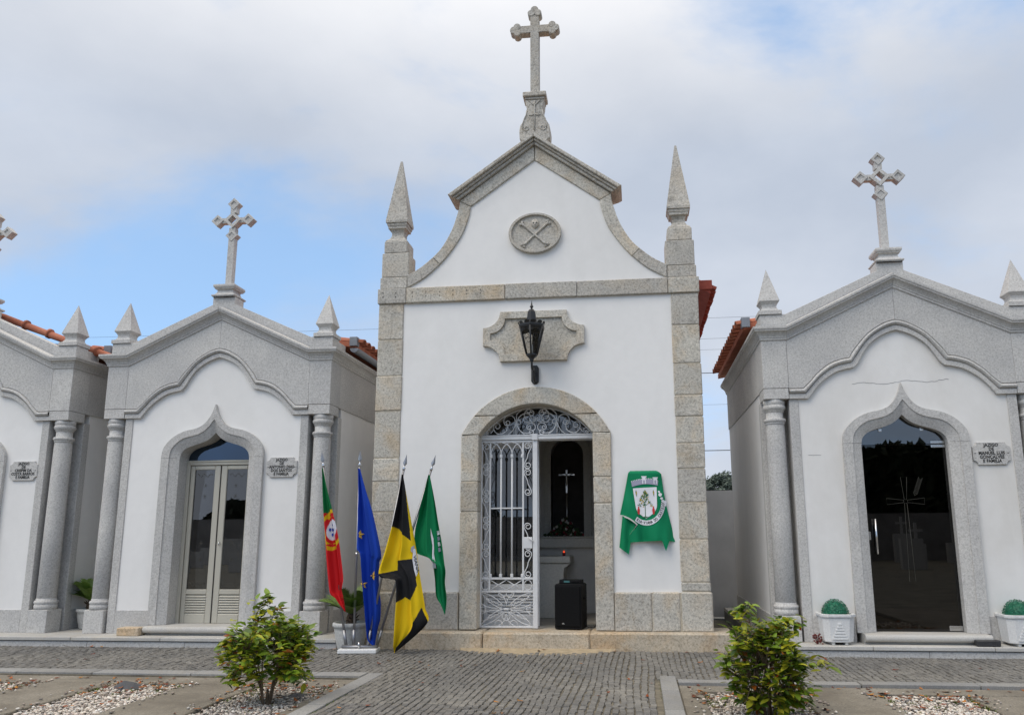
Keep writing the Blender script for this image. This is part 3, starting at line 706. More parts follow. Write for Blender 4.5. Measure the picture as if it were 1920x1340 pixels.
# lower panel: butterfly of bent bars
PC_ = (-.365, .395)
def bez(a, b_, c, n=14): return [((1-t)**2*a[0]+2*t*(1-t)*b_[0]+t*t*c[0], (1-t)**2*a[1]+2*t*(1-t)*b_[1]+t*t*c[1]) for t in [i/n for i in range(n+1)]]
bars = []
for sx in (-1, 1):
    for sz in (-1, 1):
        P = lambda x, z: (PC_[0]+sx*x, PC_[1]+sz*z)
        bars += [bez(P(.04, .0), P(.20, .05), P(.285, .175)), bez(P(.03, .03), P(.14, .16), P(.28, .178)), bez(P(.05, .015), P(.22, .0), P(.286, .06)), bez(P(0, .05), P(.02, .16), P(.09, .178))]
        zz = [P(.05+.22*i/12, .035+.10*i/12+(.008 if i % 2 else -.008)) for i in range(13)]; bars.append(zz)
        bars.append(bez(P(.286, .02), P(.22, .03), P(.24, .0)))
    bars.append([(PC_[0]+sx*.085+.045*math.cos(a), PC_[1]-.175+.05*math.sin(a)) for a in [math.pi*i/10 for i in range(11)]])
    bars.append([(PC_[0]+sx*.045+.045*math.cos(a), PC_[1]+.176-.05*math.sin(a)) for a in [math.pi*i/10 for i in range(11)]])
bars.append([(PC_[0]+.045*math.cos(a), PC_[1]-.08+.045*math.sin(a)) for a in [2*math.pi*i/16 for i in range(17)]])
for i, b_ in enumerate(bars): scroll_obj(b_, gate, .005, 'panel_scroll', GY+(i % 3-1)*.003)
box('panel_clip', PC_[0]-.03, PC_[0]+.03, GY-.012, GY+.012, PC_[1]-.012, PC_[1]+.012, 'gate_white', gate)
# transom bar and fanlight grille
tra = box('transom', -.672, .664, GY-.03, GY+.03, 2.330, 2.388, 'gate_white', ch, bev=.004)
box('transom_moulding', -.664, .656, GY-.038, GY-.0305, 2.372, 2.386, 'gate_white', tra, bev=.002); box('transom_block', -.062, .008, GY-.044, GY-.0385, 2.322, 2.396, 'gate_white', tra, bev=.003)
fan = tube('fanlight_grille', xz([(.992*x, 2.388+(z-2.388)*.97) for x, z in ARC_O(40, .794, 1.933, .648)]), .008, 'gate_white', ch, 6)
def sc(pts, mir=True):
    scroll_obj(pts, fan)
    if mir: scroll_obj([(-x-.02, z) for x, z in pts], fan)
def cscroll(cx, cz, r, a0, sweep, d, curl_turns=1.1, k=.32, n=40):
    """arc of radius r round (cx,cz) from a0 sweeping, ending in a small curl"""
    A = [(cx+r*math.cos(a0+d*sweep*i/16), cz+r*math.sin(a0+d*sweep*i/16)) for i in range(17)]
    e = a0+d*sweep; r2 = r*.55; c2 = (cx+(r-r2)*math.cos(e), cz+(r-r2)*math.sin(e))
    A += [(c2[0]+r2*(1-(1-k)*i/n)*math.cos(e+d*2*math.pi*curl_turns*i/n), c2[1]+r2*(1-(1-k)*i/n)*math.sin(e+d*2*math.pi*curl_turns*i/n)) for i in range(1, n+1)]
    return A
zb = 2.393
sc(cscroll(.105, zb+.135, .12, R(-150), R(235), 1))
sc(cscroll(.075, zb+.235, .062, R(-60), R(200), 1))
sc(cscroll(.055, zb+.085, .052, R(200), R(200), -1))
sc([(.205+.028*math.cos(a), zb+.15+.028*math.sin(a)) for a in [2*math.pi*i/14 for i in range(15)]])
sc([(.085+.024*math.cos(a), zb+.285+.024*math.sin(a)) for a in [2*math.pi*i/14 for i in range(15)]])
sc([(.05+.026*math.cos(a), zb+.027+.026*math.sin(a)) for a in [2*math.pi*i/14 for i in range(15)]])
sc([(.235, zb), (.236, zb+.12), (.228, zb+.24)]); sc(bez((.228, zb+.24), (.17, zb+.32), (.09, zb+.315))); sc(bez((.24, zb+.14), (.26, zb+.04), (.33, zb+.004)))
sc(bez((.225, zb+.14), (.21, zb+.04), (.13, zb+.004)))
sc(cscroll(.315, zb+.165, .068, R(-170), R(230), -1)); sc(cscroll(.425, zb+.095, .085, R(130), R(240), 1)); sc(cscroll(.575, zb+.032, .034, R(160), R(200), -1)); sc(bez((.34, zb+.06), (.38, zb+.01), (.47, zb+.008)))
sc(bez((.50, zb+.07), (.53, zb+.03), (.545, zb+.02)))
sc(cscroll(.035, zb+.19, .04, R(20), R(190), -1))
# inner aluminium door leaf with glass and louvres (left leaf shut, right leaf open)
DY = .40
idr = box('inner_door', -.665, -.615, DY-.02, DY+.02, .19, 2.33, 'gate_white', ch)
box('door_stile', -.075, -.005, DY-.02, DY+.02, .19, 2.33, 'gate_white', idr)
for z0, z1 in ((.19, .30), (.56, .66), (2.25, 2.33)): box('door_rail', -.614, -.076, DY-.02, DY+.02, z0, z1, 'gate_white', idr)
box('pane', -.614, -.076, DY-.004, DY+.004, .661, 2.249, 'glass_grey', idr, bev=0)
for k in range(7):
    z = .318+k*.036; mesh('louvre', [(-.612, DY-.018, z-.012), (-.078, DY-.018, z-.012), (-.078, DY+.012, z+.018), (-.612, DY+.012, z+.018), (-.612, DY-.016, z-.017), (-.078, DY-.016, z-.017), (-.078, DY+.014, z+.013), (-.612, DY+.014, z+.013)], [(0, 1, 2, 3), (7, 6, 5, 4), (0, 4, 5, 1), (2, 6, 7, 3)], 'gate_white', idr)
rl_ = box('open_leaf', .655, .69, .42, 1.04, .19, 2.33, 'gate_white', ch)
box('pane', .668, .676, .50, .96, .66, 2.25, 'glass_grey', rl_, bev=0)
FI = [(x, z) for x, z in ARC_I(24)]
prism('fanlight_pane', [(.66, 2.385)]+[(x*.99, z) for x, z in FI]+[(-.66, 2.385)], DY-.004, DY+.004, 'glass_grey', ch)
box('inner_transom', -.66, .66, DY-.03, DY+.03, 2.335, 2.383, 'gate_white', ch)
# retable wall with arched niche
def arch_poly(hw, z0, zs, xc, n=14): return [(xc-hw, z0), (xc-hw, zs)]+[(xc-hw*math.cos(math.pi*i/n), zs+hw*math.sin(math.pi*i/n)) for i in range(1, n)]+[(xc+hw, zs), (xc+hw, z0)]
NX = .165
ret = prism('retable', [(-1.44, .19), (-1.44, 3.49), (1.44, 3.49), (1.44, .19), (NX+.235, .19)]+arch_poly(.235, 1.2, 2.36, NX)[::-1]+[(NX-.235, .19)], 2.35, 2.55, 'interior_plaster', ch)
op, ip = arch_poly(.34, 1.2, 2.36, NX), arch_poly(.235, 1.2, 2.36, NX)
grid('niche_frame', [[(x, 2.349, z) for x, z in op], [(x, 2.30, z) for x, z in op], [(x, 2.30, z) for x, z in ip], [(x, 2.56, z) for x, z in ip]], 'altar_stone', ret, False)
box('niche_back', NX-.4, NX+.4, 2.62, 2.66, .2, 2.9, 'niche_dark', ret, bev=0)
box('retable_ledge', -1.0, 1.2, 1.90, 2.298, 1.055, 1.185, 'altar_stone', ret); box('ledge_moulding', -1.02, 1.22, 1.87, 2.2, 1.187, 1.205, 'altar_stone', ret)
box('retable_base', -.9, 1.1, 1.98, 2.349, .19, 1.053, 'interior_plaster', ret, bev=0)
# ------------------------------------------------------------------ things inside the doorway
al = thing('altar', (-.42, 1.3, .19), 'pale stone altar table inside the chapel doorway', 'altar')
box('altar_top', -.70, .70, 0, .60, .68, .765, 'altar_stone', al, bev=.008)
bm = bmesh.new()
P = [(-.69, .675), (-.66, .64), (-.62, .62), (-.61, .54), (-.605, 0), (.605, 0), (.61, .54), (.62, .62), (.66, .64), (.69, .675)]
prism('altar_support', P, .03, .57, 'altar_stone', al)
cd = thing('votive_candle', (.195, 1.38, .957), 'red glass votive candle burning on the altar top', 'candle')
lathe('cup', [(0, 0), (.018, 0), (.021, .04), (.018, .041), (.016, .012), (0, .012)], 'petal_red', cd, 12)
lathe('flame_glow', [(0, .0415), (.011, .043), (.013, .052), (.006, .066), (0, .072)], 'candle_red', cd, 10)
cx_ = thing('crucifix', (.168, 2.2, 1.207), 'slender silver crucifix standing in the dark altar niche', 'crucifix')
lathe('foot', [(0, 0), (.06, 0), (.062, .012), (.03, .03), (.018, .06), (.0, .07)], 'silver', cx_, 16)
tube('staff', [(0, 0, .05), (0, 0, .3), (0, 0, .60)], .009, 'silver', cx_, 8)
boxes('cross', [(-.014, .014, -.008, .008, .60, .93), (-.115, .115, -.0075, .0075, .845, .872)], 'silver', cx_)
tube('figure', [(0, -.014, .70), (0, -.02, .76), (0, -.018, .83), (0, -.022, .87)], [.007, .012, .014, .011], 'silver', cx_, 6); tube('figure_arms', [(-.095, -.012, .873), (-.04, -.016, .845), (.04, -.016, .845), (.095, -.012, .873)], .006, 'silver', cx_, 5)
fl = thing('flower_arrangement', (.165, 1.98, 1.207), 'red and white flower arrangement on the altar ledge', 'flowers')
def blobs(name, L_, mat, parent):
    V, F = [], []
    for c, r in L_:
        o = len(V); V += [Vector(c)+v*(r*rnd.uniform(.8, 1.2)) for v in ico_v]; F += [tuple(i+o for i in f) for f in ico_f]
    mesh(name, V, F, mat, parent)
def fpos():
    a = rnd.gauss(0, .12); h = max(.0, .24-abs(a)*1.0); return (a, rnd.uniform(-.09, .06), .02+rnd.uniform(0, h))
blobs('leaves', [(fpos(), .024) for i in range(90)], 'stem_green', fl)
blobs('white_blossom', [(fpos(), .022) for i in range(20)], 'petal_white', fl); blobs('red_blossom', [(fpos(), .020) for i in range(38)], 'petal_red', fl)
sp = thing('loudspeaker', (.35, .10, .187), 'black loudspeaker standing on the chapel threshold', 'loudspeaker', rz=R(-8))
prism('cabinet', [(-.15, .0), (-.155, .02), (-.155, .475), (-.14, .49), (.14, .49), (.155, .475), (.155, .02), (.15, .0)], .012, .30, 'black_plastic', sp, bev=.006)
box('front_grille', -.14, .14, -.004, .011, .03, .465, 'black_grille', sp, bev=.006)
text_mesh('logo', 'db', .022, .001, 'petal_white', sp, (-.055, -.0055, .055), xs=1.3)
for s in (-1, 1): box('foot', s*.11-.015, s*.11+.015, .05, .25, -.006, -.0005, 'black_plastic', sp, bev=0)
tube('handle', [(.158, .10, .33), (.168, .12, .33), (.168, .2, .33), (.158, .22, .33)], .01, 'black_plastic', sp)
rc = thing('audio_player', (.37, .17, .679), 'small black audio receiver with teal display on the loudspeaker', 'audio player', rz=R(-8))
box('case', -.125, .125, 0, .16, .0, .042, 'black_plastic', rc, bev=.003); box('display', -.07, -.005, -.003, .001, .012, .032, 'display_teal', rc, bev=0)
for k in range(3): tube('knob', [(.03+k*.03, -.010, .022), (.03+k*.03, .002, .022)], .009, 'black_plastic', rc, 10)
tag(tube('power_cable', [(.52, .35, .33), (.545, .30, .26), (.53, .26, .215), (.57, .24, .195), (.63, .28, .192), (.64, .5, .192)], .005, 'cable_black'), 'thin black cable trailing from the loudspeaker to the door jamb', 'cable')
# ------------------------------------------------------------------ lantern
lt = thing('wall_lantern', (0, 0, 2.96), 'black hexagonal iron lantern on a wall bracket above the door', 'lantern')
prism('wall_plate', [(-.045, .03), (-.045, .19), (-.025, .222), (.025, .222), (.045, .19), (.045, .03), (.02, 0), (-.02, 0)], -.012, .017, 'black_iron', lt, bev=.003)
tube('bracket', catmull([(0, -.012, .03), (0, -.05, .02), (0, -.10, .06), (0, -.12, .13), (0, -.17, .15), (0, -.235, .12), (0, -.285, .14), (0, -.30, .20)], 5), .014, 'black_iron', lt, 8)
tube('bracket_scroll', [(0, -.02-.04+.04*math.cos(a)*(1-a/14), .12+.04*math.sin(a)*(1-a/14)) for a in [i*.35 for i in range(24)]], .008, 'black_iron', lt, 6)
LC = (0, -.30, 0)
def hexa(r, z, o=R(30)): return [(r*math.cos(o+math.pi/3*i), LC[1]+r*math.sin(o+math.pi/3*i), z) for i in range(6)]
grid('body_base', [hexa(.001, .20), hexa(.022, .205), hexa(.03, .24), hexa(.058, .262), hexa(.068, .272), hexa(.068, .292), hexa(.001, .293)], 'black_iron', lt, False, True)
grid('body_rim', [hexa(.138, .585), hexa(.150, .59), hexa(.158, .612), hexa(.158, .63), hexa(.13, .631)], 'black_iron', lt, False, True)
for i in range(6):
    a, b_ = Vector(hexa(.066, .285)[i]), Vector(hexa(.147, .60)[i]); tube('post', [a, b_], .0105, 'black_iron', lt, 6)
    c, d = Vector(hexa(.066, .285)[(i+1) % 6]), Vector(hexa(.147, .60)[(i+1) % 6])
    mesh('pane', [a*.97+Vector((0, LC[1]*.03, .03*a.z)), c*.97+Vector((0, LC[1]*.03, .03*c.z)), d*.97+Vector((0, LC[1]*.03, .03*d.z)), b_*.97+Vector((0, LC[1]*.03, .03*b_.z))], [(0, 1, 2, 3)], 'glass_clear', lt)
    e, f = a+(b_-a)*.80, c+(d-c)*.80; g_, h_ = a+(b_-a)*.98, c+(d-c)*.98
    mesh('valance', [e+(f-e)*.0, e+(f-e)*.25+Vector((0, 0, .02)), e+(f-e)*.5+Vector((0, 0, .035)), e+(f-e)*.75+Vector((0, 0, .02)), f, h_, g_], [(0, 1, 2, 3, 4, 5, 6)], 'black_iron', lt)
    e, f = a+(b_-a)*.62, c+(d-c)*.62
    tube('curl', [e+(f-e)*(.5+.28*math.cos(t)*(1-t/9))+Vector((0, 0, .045*math.sin(t)*(1-t/9))) for t in [k*.4 for k in range(15)]], .004, 'black_iron', lt, 4)
    for k in range(2):
        p = Vector(hexa(.158, .63)[i]).lerp(Vector(hexa(.158, .63)[(i+1) % 6]), .25+.5*k); u = (p-Vector((0, LC[1], p.z))).normalized()
        tg = Vector((-u.y, u.x, 0)); mesh('crest', [p-tg*.03, p+tg*.03, p+tg*.032+u*.012+Vector((0, 0, .022)), p+u*.018+Vector((0, 0, .034)), p-tg*.032+u*.012+Vector((0, 0, .022))], [(0, 1, 2, 3, 4)], 'black_iron', lt)
grid('roof', [hexa(.145, .632), hexa(.115, .65), hexa(.085, .668), hexa(.062, .685), hexa(.048, .79), hexa(.034, .81), hexa(.02, .822), hexa(.001, .824)], 'black_iron', lt, False, True)
lathe('spire', [(.012, .82), (.01, .835), (.02, .848), (.021, .856), (.012, .866), (.009, .88), (.001, .925)], 'black_iron', lt, 10, (0, LC[1], 0))
tube('lamp_holder', [(0, LC[1], .29), (0, LC[1], .40)], .014, 'petal_white', lt, 8)
# ------------------------------------------------------------------ mausoleums (local frame: x across, y=0 plaster face, z up)
GN = 'granite_new'
OA = [(1.04, 2.80), (.954, 2.879), (.876, 2.965), (.747, 3.064), (.62, 3.113), (.52, 3.131)]
OB = [(.52, 3.131), (.478, 3.205), (.40, 3.30), (.315, 3.39), (.215, 3.463), (.10, 3.523), (0, 3.547)]
IA = [(.985, 2.682), (.895, 2.80), (.81, 2.882), (.69, 2.962), (.59, 2.997), (.48, 3.017)]
IB = [(.48, 3.017), (.43, 3.068), (.376, 3.161), (.30, 3.266), (.20, 3.347), (.095, 3.40), (0, 3.43)]
AO = [(1.19, 2.80)]+catmull(OA, 4)[:-1]+catmull(OB, 4); AI = [(1.19, 2.682)]+catmull(IA, 4)[:-1]+catmull(IB, 4)
mir = lambda P: [(-x, z) for x, z in P[::-1]]
DO = [(.655, 2.18), (.640, 2.29), (.575, 2.385), (.487, 2.455), (.379, 2.505), (.232, 2.537), (.136, 2.585), (.068, 2.665), (.022, 2.757), (0, 2.834)]
DG = [(.555, 2.18), (.535, 2.28), (.46, 2.37), (.375, 2.42), (.28, 2.443), (.19, 2.468), (.118, 2.509), (.06, 2.567), (.022, 2.62), (0, 2.646)]
DI = [(.45, 2.165), (.435, 2.235), (.385, 2.29), (.31, 2.325), (.22, 2.352), (.15, 2.375), (.095, 2.402), (.045, 2.44), (.015, 2.472), (0, 2.487)]
dO, dG, dI = ([(P[0][0], .205)]+catmull(P, 3) for P in (DO, DG, DI))
TD = 3.4
def make_tomb(name, loc, label, group):
    t = thing(name, loc, label, 'mausoleum', group)
    full_i = AI[2:]+mir(AI[2:])[1:]
    prism('plaster_front', [(1.105, .36), (1.105, 2.70), (1.0, 2.70)]+[(x, z+.01) for x, z in full_i]+[(-1.0, 2.70), (-1.105, 2.70), (-1.105, .36), (-.645, .36)]+[(-x, z) for x, z in dO[1:]]+[(x, z) for x, z in dO[1:-1][::-1]]+[(.645, .36)], 0, .2, 'plaster_white', t)
    # frieze slabs (two halves meeting at the joint under the apex) and corner blocks
    for s in (-1, 1):
        P = [(1.188, 2.8015)]+AO[1:-1]+[(.0015, 3.547), (.0015, 3.93), (1.188, 3.37)]
        prism('frieze_slab', [(s*x, z) for x, z in P], -.05, .2, GN, t)
        box('frieze_corner', s*1.1905, s*1.466, -.052, .28, 2.803, 3.36, GN, t, bev=.003)
        box('architrave_block', s*1.195, s*1.466, -.05, .25, 2.682, 2.799, GN, t, bev=.004)
        box('frieze_side', s*1.30, s*1.4635, .282, TD, 2.80, 3.36, GN, t, bev=0)
        box('side_wall', s*1.30, s*1.452, .36, TD, .105, 2.799, 'plaster_side', t, bev=0)
        box('side_plinth', s*1.31, s*1.463, .362, TD, .104, .345, GN, t, bev=.003)
        box('side_pilaster', s*1.27, s*1.466, .25, .3605, .1045, 2.681, GN, t, bev=.003)
        box('corner_return', s*1.192, s*1.268, .228, .36, .104, 2.683, GN, t, bev=0)
        box('front_pilaster', s*1.094, s*1.191, -.014, .228, .104, 2.681, GN, t, bev=.003)
        box('front_plinth', s*.657, s*1.0935, -.0135, .198, .104, .37, GN, t, bev=.003)
        box('column_plinth', s*1.217, s*1.467, -.052, .20, .104, .37, GN, t, bev=.004)
        c = lathe('column', [(.101, .13), (.108, .136), (.1065, 1.0), (.102, 2.0), (.098, 2.045), (.098, 2.09), (.094, 2.09), (.094, 2.19)], GN, t, 28, (s*1.343, .075, .37))
        lathe('column_base', [(.0, .0), (.126, .0), (.126, .058), (.118, .06), (.128, .072), (.132, .088), (.126, .104), (.112, .108), (.112, .126), (.106, .132), (.104, .136)], GN, c, 28, (s*1.343, .075, .37))
        lathe('necking_ring', [(.095, 2.035), (.106, 2.04), (.107, 2.052), (.104, 2.06), (.118, 2.068), (.122, 2.085), (.116, 2.1), (.095, 2.104)], GN, c, 28, (s*1.343, .075, .37))
        lathe('capital', [(.094, 2.17), (.104, 2.18), (.106, 2.195), (.112, 2.2), (.122, 2.215), (.124, 2.235), (.116, 2.25), (.108, 2.252), (.118, 2.262), (.120, 2.312), (.0, 2.3115)], GN, c, 28, (s*1.343, .075, .37))
    # trefoil moulding
    F_ = list(zip(AO+mir(AO)[1:], AI+mir(AI)[1:]))
    prof = [(0, -.03), (0, -.046), (.03, -.046), (.05, -.030), (.09, -.050), (.17, -.064), (.28, -.070), (.38, -.064), (.47, -.048), (.50, -.028), (.54, -.028), (.55, -.040), (.985, -.040), (1.0, -.034), (1.0, .012)]
    grid('trefoil_moulding', [[(o[0]+(i[0]-o[0])*k, y, o[1]+(i[1]-o[1])*k) for o, i in F_] for k, y in prof], GN, t, False)
    # cornice swept along sides, front returns and rakes
    cp = [(0, -.012), (.014, 0), (.014, .020), (.022, .024), (.022, .034), (.030, .05), (.047, .072), (.068, .088), (.078, .09), (.078, .104), (.086, .108), (.090, .118), (.090, .140), (.0, .165)]
    path = [((1.466, TD, 3.352), (1, 0)), ((1.466, -.052, 3.352), (1, -1)), ((1.188, -.052, 3.352), (0, -1)), ((0, -.052, 3.915), (0, -1)), ((-1.188, -.052, 3.352), (0, -1)), ((-1.466, -.052, 3.352), (-1, -1)), ((-1.466, TD, 3.352), (-1, 0))]
    nm = ('side_cornice', 'corner_cornice', 'raking_cornice', 'raking_cornice', 'corner_cornice', 'side_cornice')
    for i in range(6):
        (a, oa), (b_, ob) = path[i], path[i+1]
        g_ = .0012
        d = (Vector(b_)-Vector(a)).normalized()*g_
        grid(nm[i], [[(p[0]+e[0]*o+sg*d.x, p[1]+e[1]*o+sg*d.y, p[2]+h) for p, e, sg in ((a, oa, 1), (b_, ob, -1))] for o, h in cp], GN, t, False)
    # parapet with pedestals
    prism('parapet', [(1.458, 3.45), (1.458, 3.655), (1.172, 3.655), (.147, 4.118), (.147, 4.215), (-.147, 4.215), (-.147, 4.118), (-1.172, 3.655), (-1.458, 3.655), (-1.458, 3.45), (-1.16, 3.45), (0, 3.98), (1.16, 3.45)], -.03, .19, GN, t, bev=.003)
    for s in (-1, 1):
        box('parapet_return', s*1.30, s*1.455, .192, .42, 3.45, 3.632, GN, t, bev=.003)
        fx, fy = s*1.341, .08
        def sq(h, z): return [(fx-h, fy-h, z), (fx+h, fy-h, z), (fx+h, fy+h, z), (fx-h, fy+h, z)]
        f = grid('finial', [sq(h, z) for h, z in ((.0, 3.812), (.111, 3.815), (.112, 3.823), (.0, 4.226))], GN, t, False, True)
        grid('finial_neck', [sq(h, z) for h, z in ((.128, 3.654), (.128, 3.700), (.118, 3.701), (.098, 3.712), (.083, 3.735), (.079, 3.755), (.084, 3.78), (.098, 3.80), (.108, 3.814))], GN, f, False, True)
        rf = roof_slope(t, 0, 3.97, s*1.615, 3.71, .45, TD+.1, 'terracotta', 1)
        box('flashing', s*1.50, s*1.60, .425, .52, 3.64, 3.76, 'zinc', t, bev=.003)
        if s < 0: continue
        gp_ = [[(s*(1.575+.055*math.cos(a)), y, 3.60-.055*math.sin(a)) for a in [math.pi*j/8 for j in range(9)]] for y in (.40, TD)]
        gt = grid('gutter', gp_, 'zinc', t); mesh('gutter_end', gp_[0], [tuple(range(9))], 'zinc', gt)
    # cross
    py = .08
    def sqc(h, z): return [(-h, py-h, z), (h, py-h, z), (h, py+h, z), (-h, py+h, z)]
    cr2 = grid('cross', [sqc(h, z) for h, z in ((.041, 4.38), (.041, 5.175), (.0, 5.175))], GN, t, False, True)
    box('cross_stem', -.041, .041, py-.041, py+.041, 5.384, 5.46, GN, cr2, bev=0)
    grid('cross_pedestal', [sqc(h, z) for h, z in ((.142, 4.214), (.142, 4.222), (.152, 4.224), (.155, 4.234), (.150, 4.244), (.128, 4.25), (.108, 4.275), (.100, 4.30), (.104, 4.318), (.126, 4.324), (.128, 4.336), (.138, 4.342), (.143, 4.36), (.140, 4.38), (.0, 4.39))], GN, cr2, False, True)
    for s in (-1, 1): box('cross_arm', s*.085, s*.165, py-.034, py+.034, 5.245, 5.315, GN, cr2, bev=0)
    def dia(k, y, c): return [(c[0]+k, y, c[1]), (c[0], y, c[1]+k), (c[0]-k, y, c[1]), (c[0], y, c[1]-k)]
    for c in ((0, 5.505), (-.21, 5.28), (.21, 5.28), (0, 5.07)):
        grid('cross_lozenge', [dia(.0, py-.038, c), dia(.040, py-.038, c), dia(.044, py-.050, c), dia(.079, py-.050, c), dia(.082, py-.046, c), dia(.082, py+.046, c), dia(.0, py+.046, c)], GN, cr2, False, True)
    grid('cross_ring', [dia(.062, py-.056, (0, 5.28)), dia(.113, py-.056, (0, 5.28)), dia(.113, py+.056, (0, 5.28)), dia(.062, py+.056, (0, 5.28)), dia(.062, py-.056, (0, 5.28))], GN, cr2, False, True)
    # door surround
    pr = [('O', .0), ('O', -.05), ('G', -.05), ('G', -.038), ('m', -.026), ('n', -.006), ('I', .012), ('I', .25)]
    def row(k, y):
        A = {'O': dO, 'G': dG, 'I': dI}.get(k)
        if k == 'm': A = [(a[0]*.68+b_[0]*.32, a[1]*.68+b_[1]*.32) for a, b_ in zip(dG, dI)]
        if k == 'n': A = [(a[0]*.30+b_[0]*.70, a[1]*.30+b_[1]*.70) for a, b_ in zip(dG, dI)]
        A = A+mir(A)[1:]; return [(x, y, z) for x, z in A]
    ds_ = grid('door_surround', [row(k, y) for k, y in pr], GN, t, False)
    for s in (-1, 1): box('surround_joint', s*.452, s*.656, -.0508, -.0502, 2.176, 2.1785, 'letter_dark', ds_, bev=0)
    # threshold with rounded nosing
    pf = [(.24, .203), (-.16, .203)]+[(-.16-.036*math.sin(a), .167+.036*math.cos(a)) for a in [math.pi*i/8 for i in range(1, 9)]]+[(-.12, .129), (-.12, .105), (.24, .105)]
    V = [(x, y, z) for x in (-.615, .615) for y, z in pf]; k = len(pf)
    mesh('threshold', V, [tuple(range(k)), tuple(range(2*k-1, k-1, -1))]+[(i, k+i, k+(i+1) % k, (i+1) % k) for i in range(k)], 'slab_pale', t)
    box('rear_wall', -1.30, 1.30, TD-.15, TD, .1, 3.9, 'plaster_side', t, bev=0)
    box('inner_floor', -1.29, 1.29, .2, TD-.15, .10, .2, 'floor_stone', t, bev=0)
    return t
def beige_door(t):
    y = .215; A = 'aluminium_beige'
    d = box('door', -.45, -.405, y-.03, y+.04, .2, 2.165, A, t)
    box('door_frame', .405, .45, y-.03, y+.04, .2, 2.165, A, d); box('transom', -.404, .404, y-.03, y+.04, 2.105, 2.165, A, d); box('transom_bead', -.404, .404, y-.04, y-.0305, 2.14, 2.160, A, d)
    for s in (-1, 1):
        lf = box('door_leaf', s*.345, s*.400, y-.015, y+.02, .203, 2.10, A, d, bev=.006)
        box('leaf_stile', s*.004, s*.082, y-.015, y+.02, .203, 2.10, A, lf, bev=.006)
        for z0, z1 in ((.203, .30), (.54, .60), (2.05, 2.10)): box('leaf_rail', s*.0825, s*.3445, y-.015, y+.02, z0, z1, A, lf, bev=.006)
        box('pane', s*.083, s*.344, y-.002, y+.003, .601, 2.049, 'glass_grey', lf, bev=0)
        for k in range(8):
            z = .312+k*.0295; x0, x1 = s*.085, s*.342
            mesh('louvre', [(x0, y-.014, z-.008), (x1, y-.014, z-.008), (x1, y+.010, z+.020), (x0, y+.010, z+.020), (x0, y-.012, z-.013), (x1, y-.012, z-.013), (x1, y+.012, z+.015), (x0, y+.012, z+.015)], [(0, 1, 2, 3), (7, 6, 5, 4), (0, 4, 5, 1), (2, 6, 7, 3)], A, lf)
        # etched ornament on the glass
        E_ = []
        for zc in (1.98, .66):
            E_.append(([(s*(.115+.2*i/16), y-.0035, zc+.022*math.sin(i*.9)) for i in range(17)], .0022))
        for zc in (1.85, 1.72, 1.15, .95):
            for a in range(6): E_.append(([(s*.20, y-.0035, zc), (s*.20+.028*math.cos(a*1.05), y-.0035, zc+.028*math.sin(a*1.05))], .0016))
        tubes('etching', E_, 'etched', lf, 4)
    box('meeting_bead', -.0035, .0035, y-.022, y-.0155, .205, 2.098, 'letter_dark', d, bev=0)
    tube('door_handle', [(.045, y-.018, 1.16), (.045, y-.035, 1.16), (.045, y-.035, 1.12)], .006, 'chrome', d)
    prism('fanlight', [(.445, 2.168)]+[(x*.99, z) for x, z in dI[1:]]+[(-x*.99, z) for x, z in dI[1:][::-1]]+[(-.445, 2.168)], y-.003, y+.003, 'glass_sky_blue', d)
def glass_door(t):
    y = .10
    d = box('glass_door', -.448, .448, y-.005, y+.005, .212, 2.163, 'glass_dark', t, bev=0)
    prism('fanlight', [(.445, 2.172)]+[(x*.99, z) for x, z in dI[1:]]+[(-x*.99, z) for x, z in dI[1:][::-1]]+[(-.445, 2.172)], y-.005, y+.005, 'glass_grey', d)
    for x0, x1, z0, z1 in ((.30, .445, 2.13, 2.162), (.30, .445, 2.173, 2.205), (.31, .445, .214, .265)): box('hinge_patch', x0, x1, y-.014, y+.014, z0, z1, 'chrome', d)
    for x in (-.22, .22): box('glass_clip', x-.02, x+.02, y-.014, y+.014, 2.325-abs(x)*.05, 2.36-abs(x)*.05, 'chrome', d)
    tube('pull_handle', [(-.36, y-.05, 1.0), (-.36, y-.05, 1.37)], .011, 'chrome', d, 10)
    for z in (1.06, 1.31): tube('handle_post', [(-.36, y-.05, z), (-.36, y-.004, z)], .006, 'chrome', d)
    box('lock', -.446, -.405, y-.013, y+.013, 1.15, 1.235, 'chrome', d)
    cx, cz = -.015, 1.555
    E_ = []
    for P in ([(.013, .02), (.032, .26), (-.032, .26), (-.013, .02)], [(.013, -.02), (.032, -.84), (-.032, -.84), (-.013, -.02)], [(.02, .013), (.195, .034), (.195, -.034), (.02, -.013)], [(-.02, .013), (-.195, .034), (-.195, -.034), (-.02, -.013)]):
        E_.append(([(cx+a, y-.006, cz+b_) for a, b_ in P+P[:1]], .0018))
    for k in range(9): E_.append(([(cx+.10+k*.008, y-.006, cz+.06+k*.02), (cx+.135+k*.008, y-.006, cz+.085+k*.02)], .002)); E_.append(([(cx+.10+k*.008, y-.006, cz+.06+k*.02), (cx+.09+k*.008, y-.006, cz+.10+k*.02)], .002))
    tubes('etching', E_, 'etched', d, 4)
G_T = 'matching granite mausoleums beside the chapel'
t2 = make_tomb('mausoleum', (-3.993, .139, 0), 'grey granite mausoleum with beige louvred double door, left of the chapel', G_T)
t1 = copy_tree(t2); t1.location = (-7.416, .154, 0); t1['label'] = 'leftmost grey granite mausoleum, mostly cut off by the picture edge'
t4 = copy_tree(t2); t4.location = (4.047, -.136, 0); t4['label'] = 'grey granite mausoleum with dark glass door, right of the chapel'
beige_door(t2); beige_door(t1); glass_door(t4)
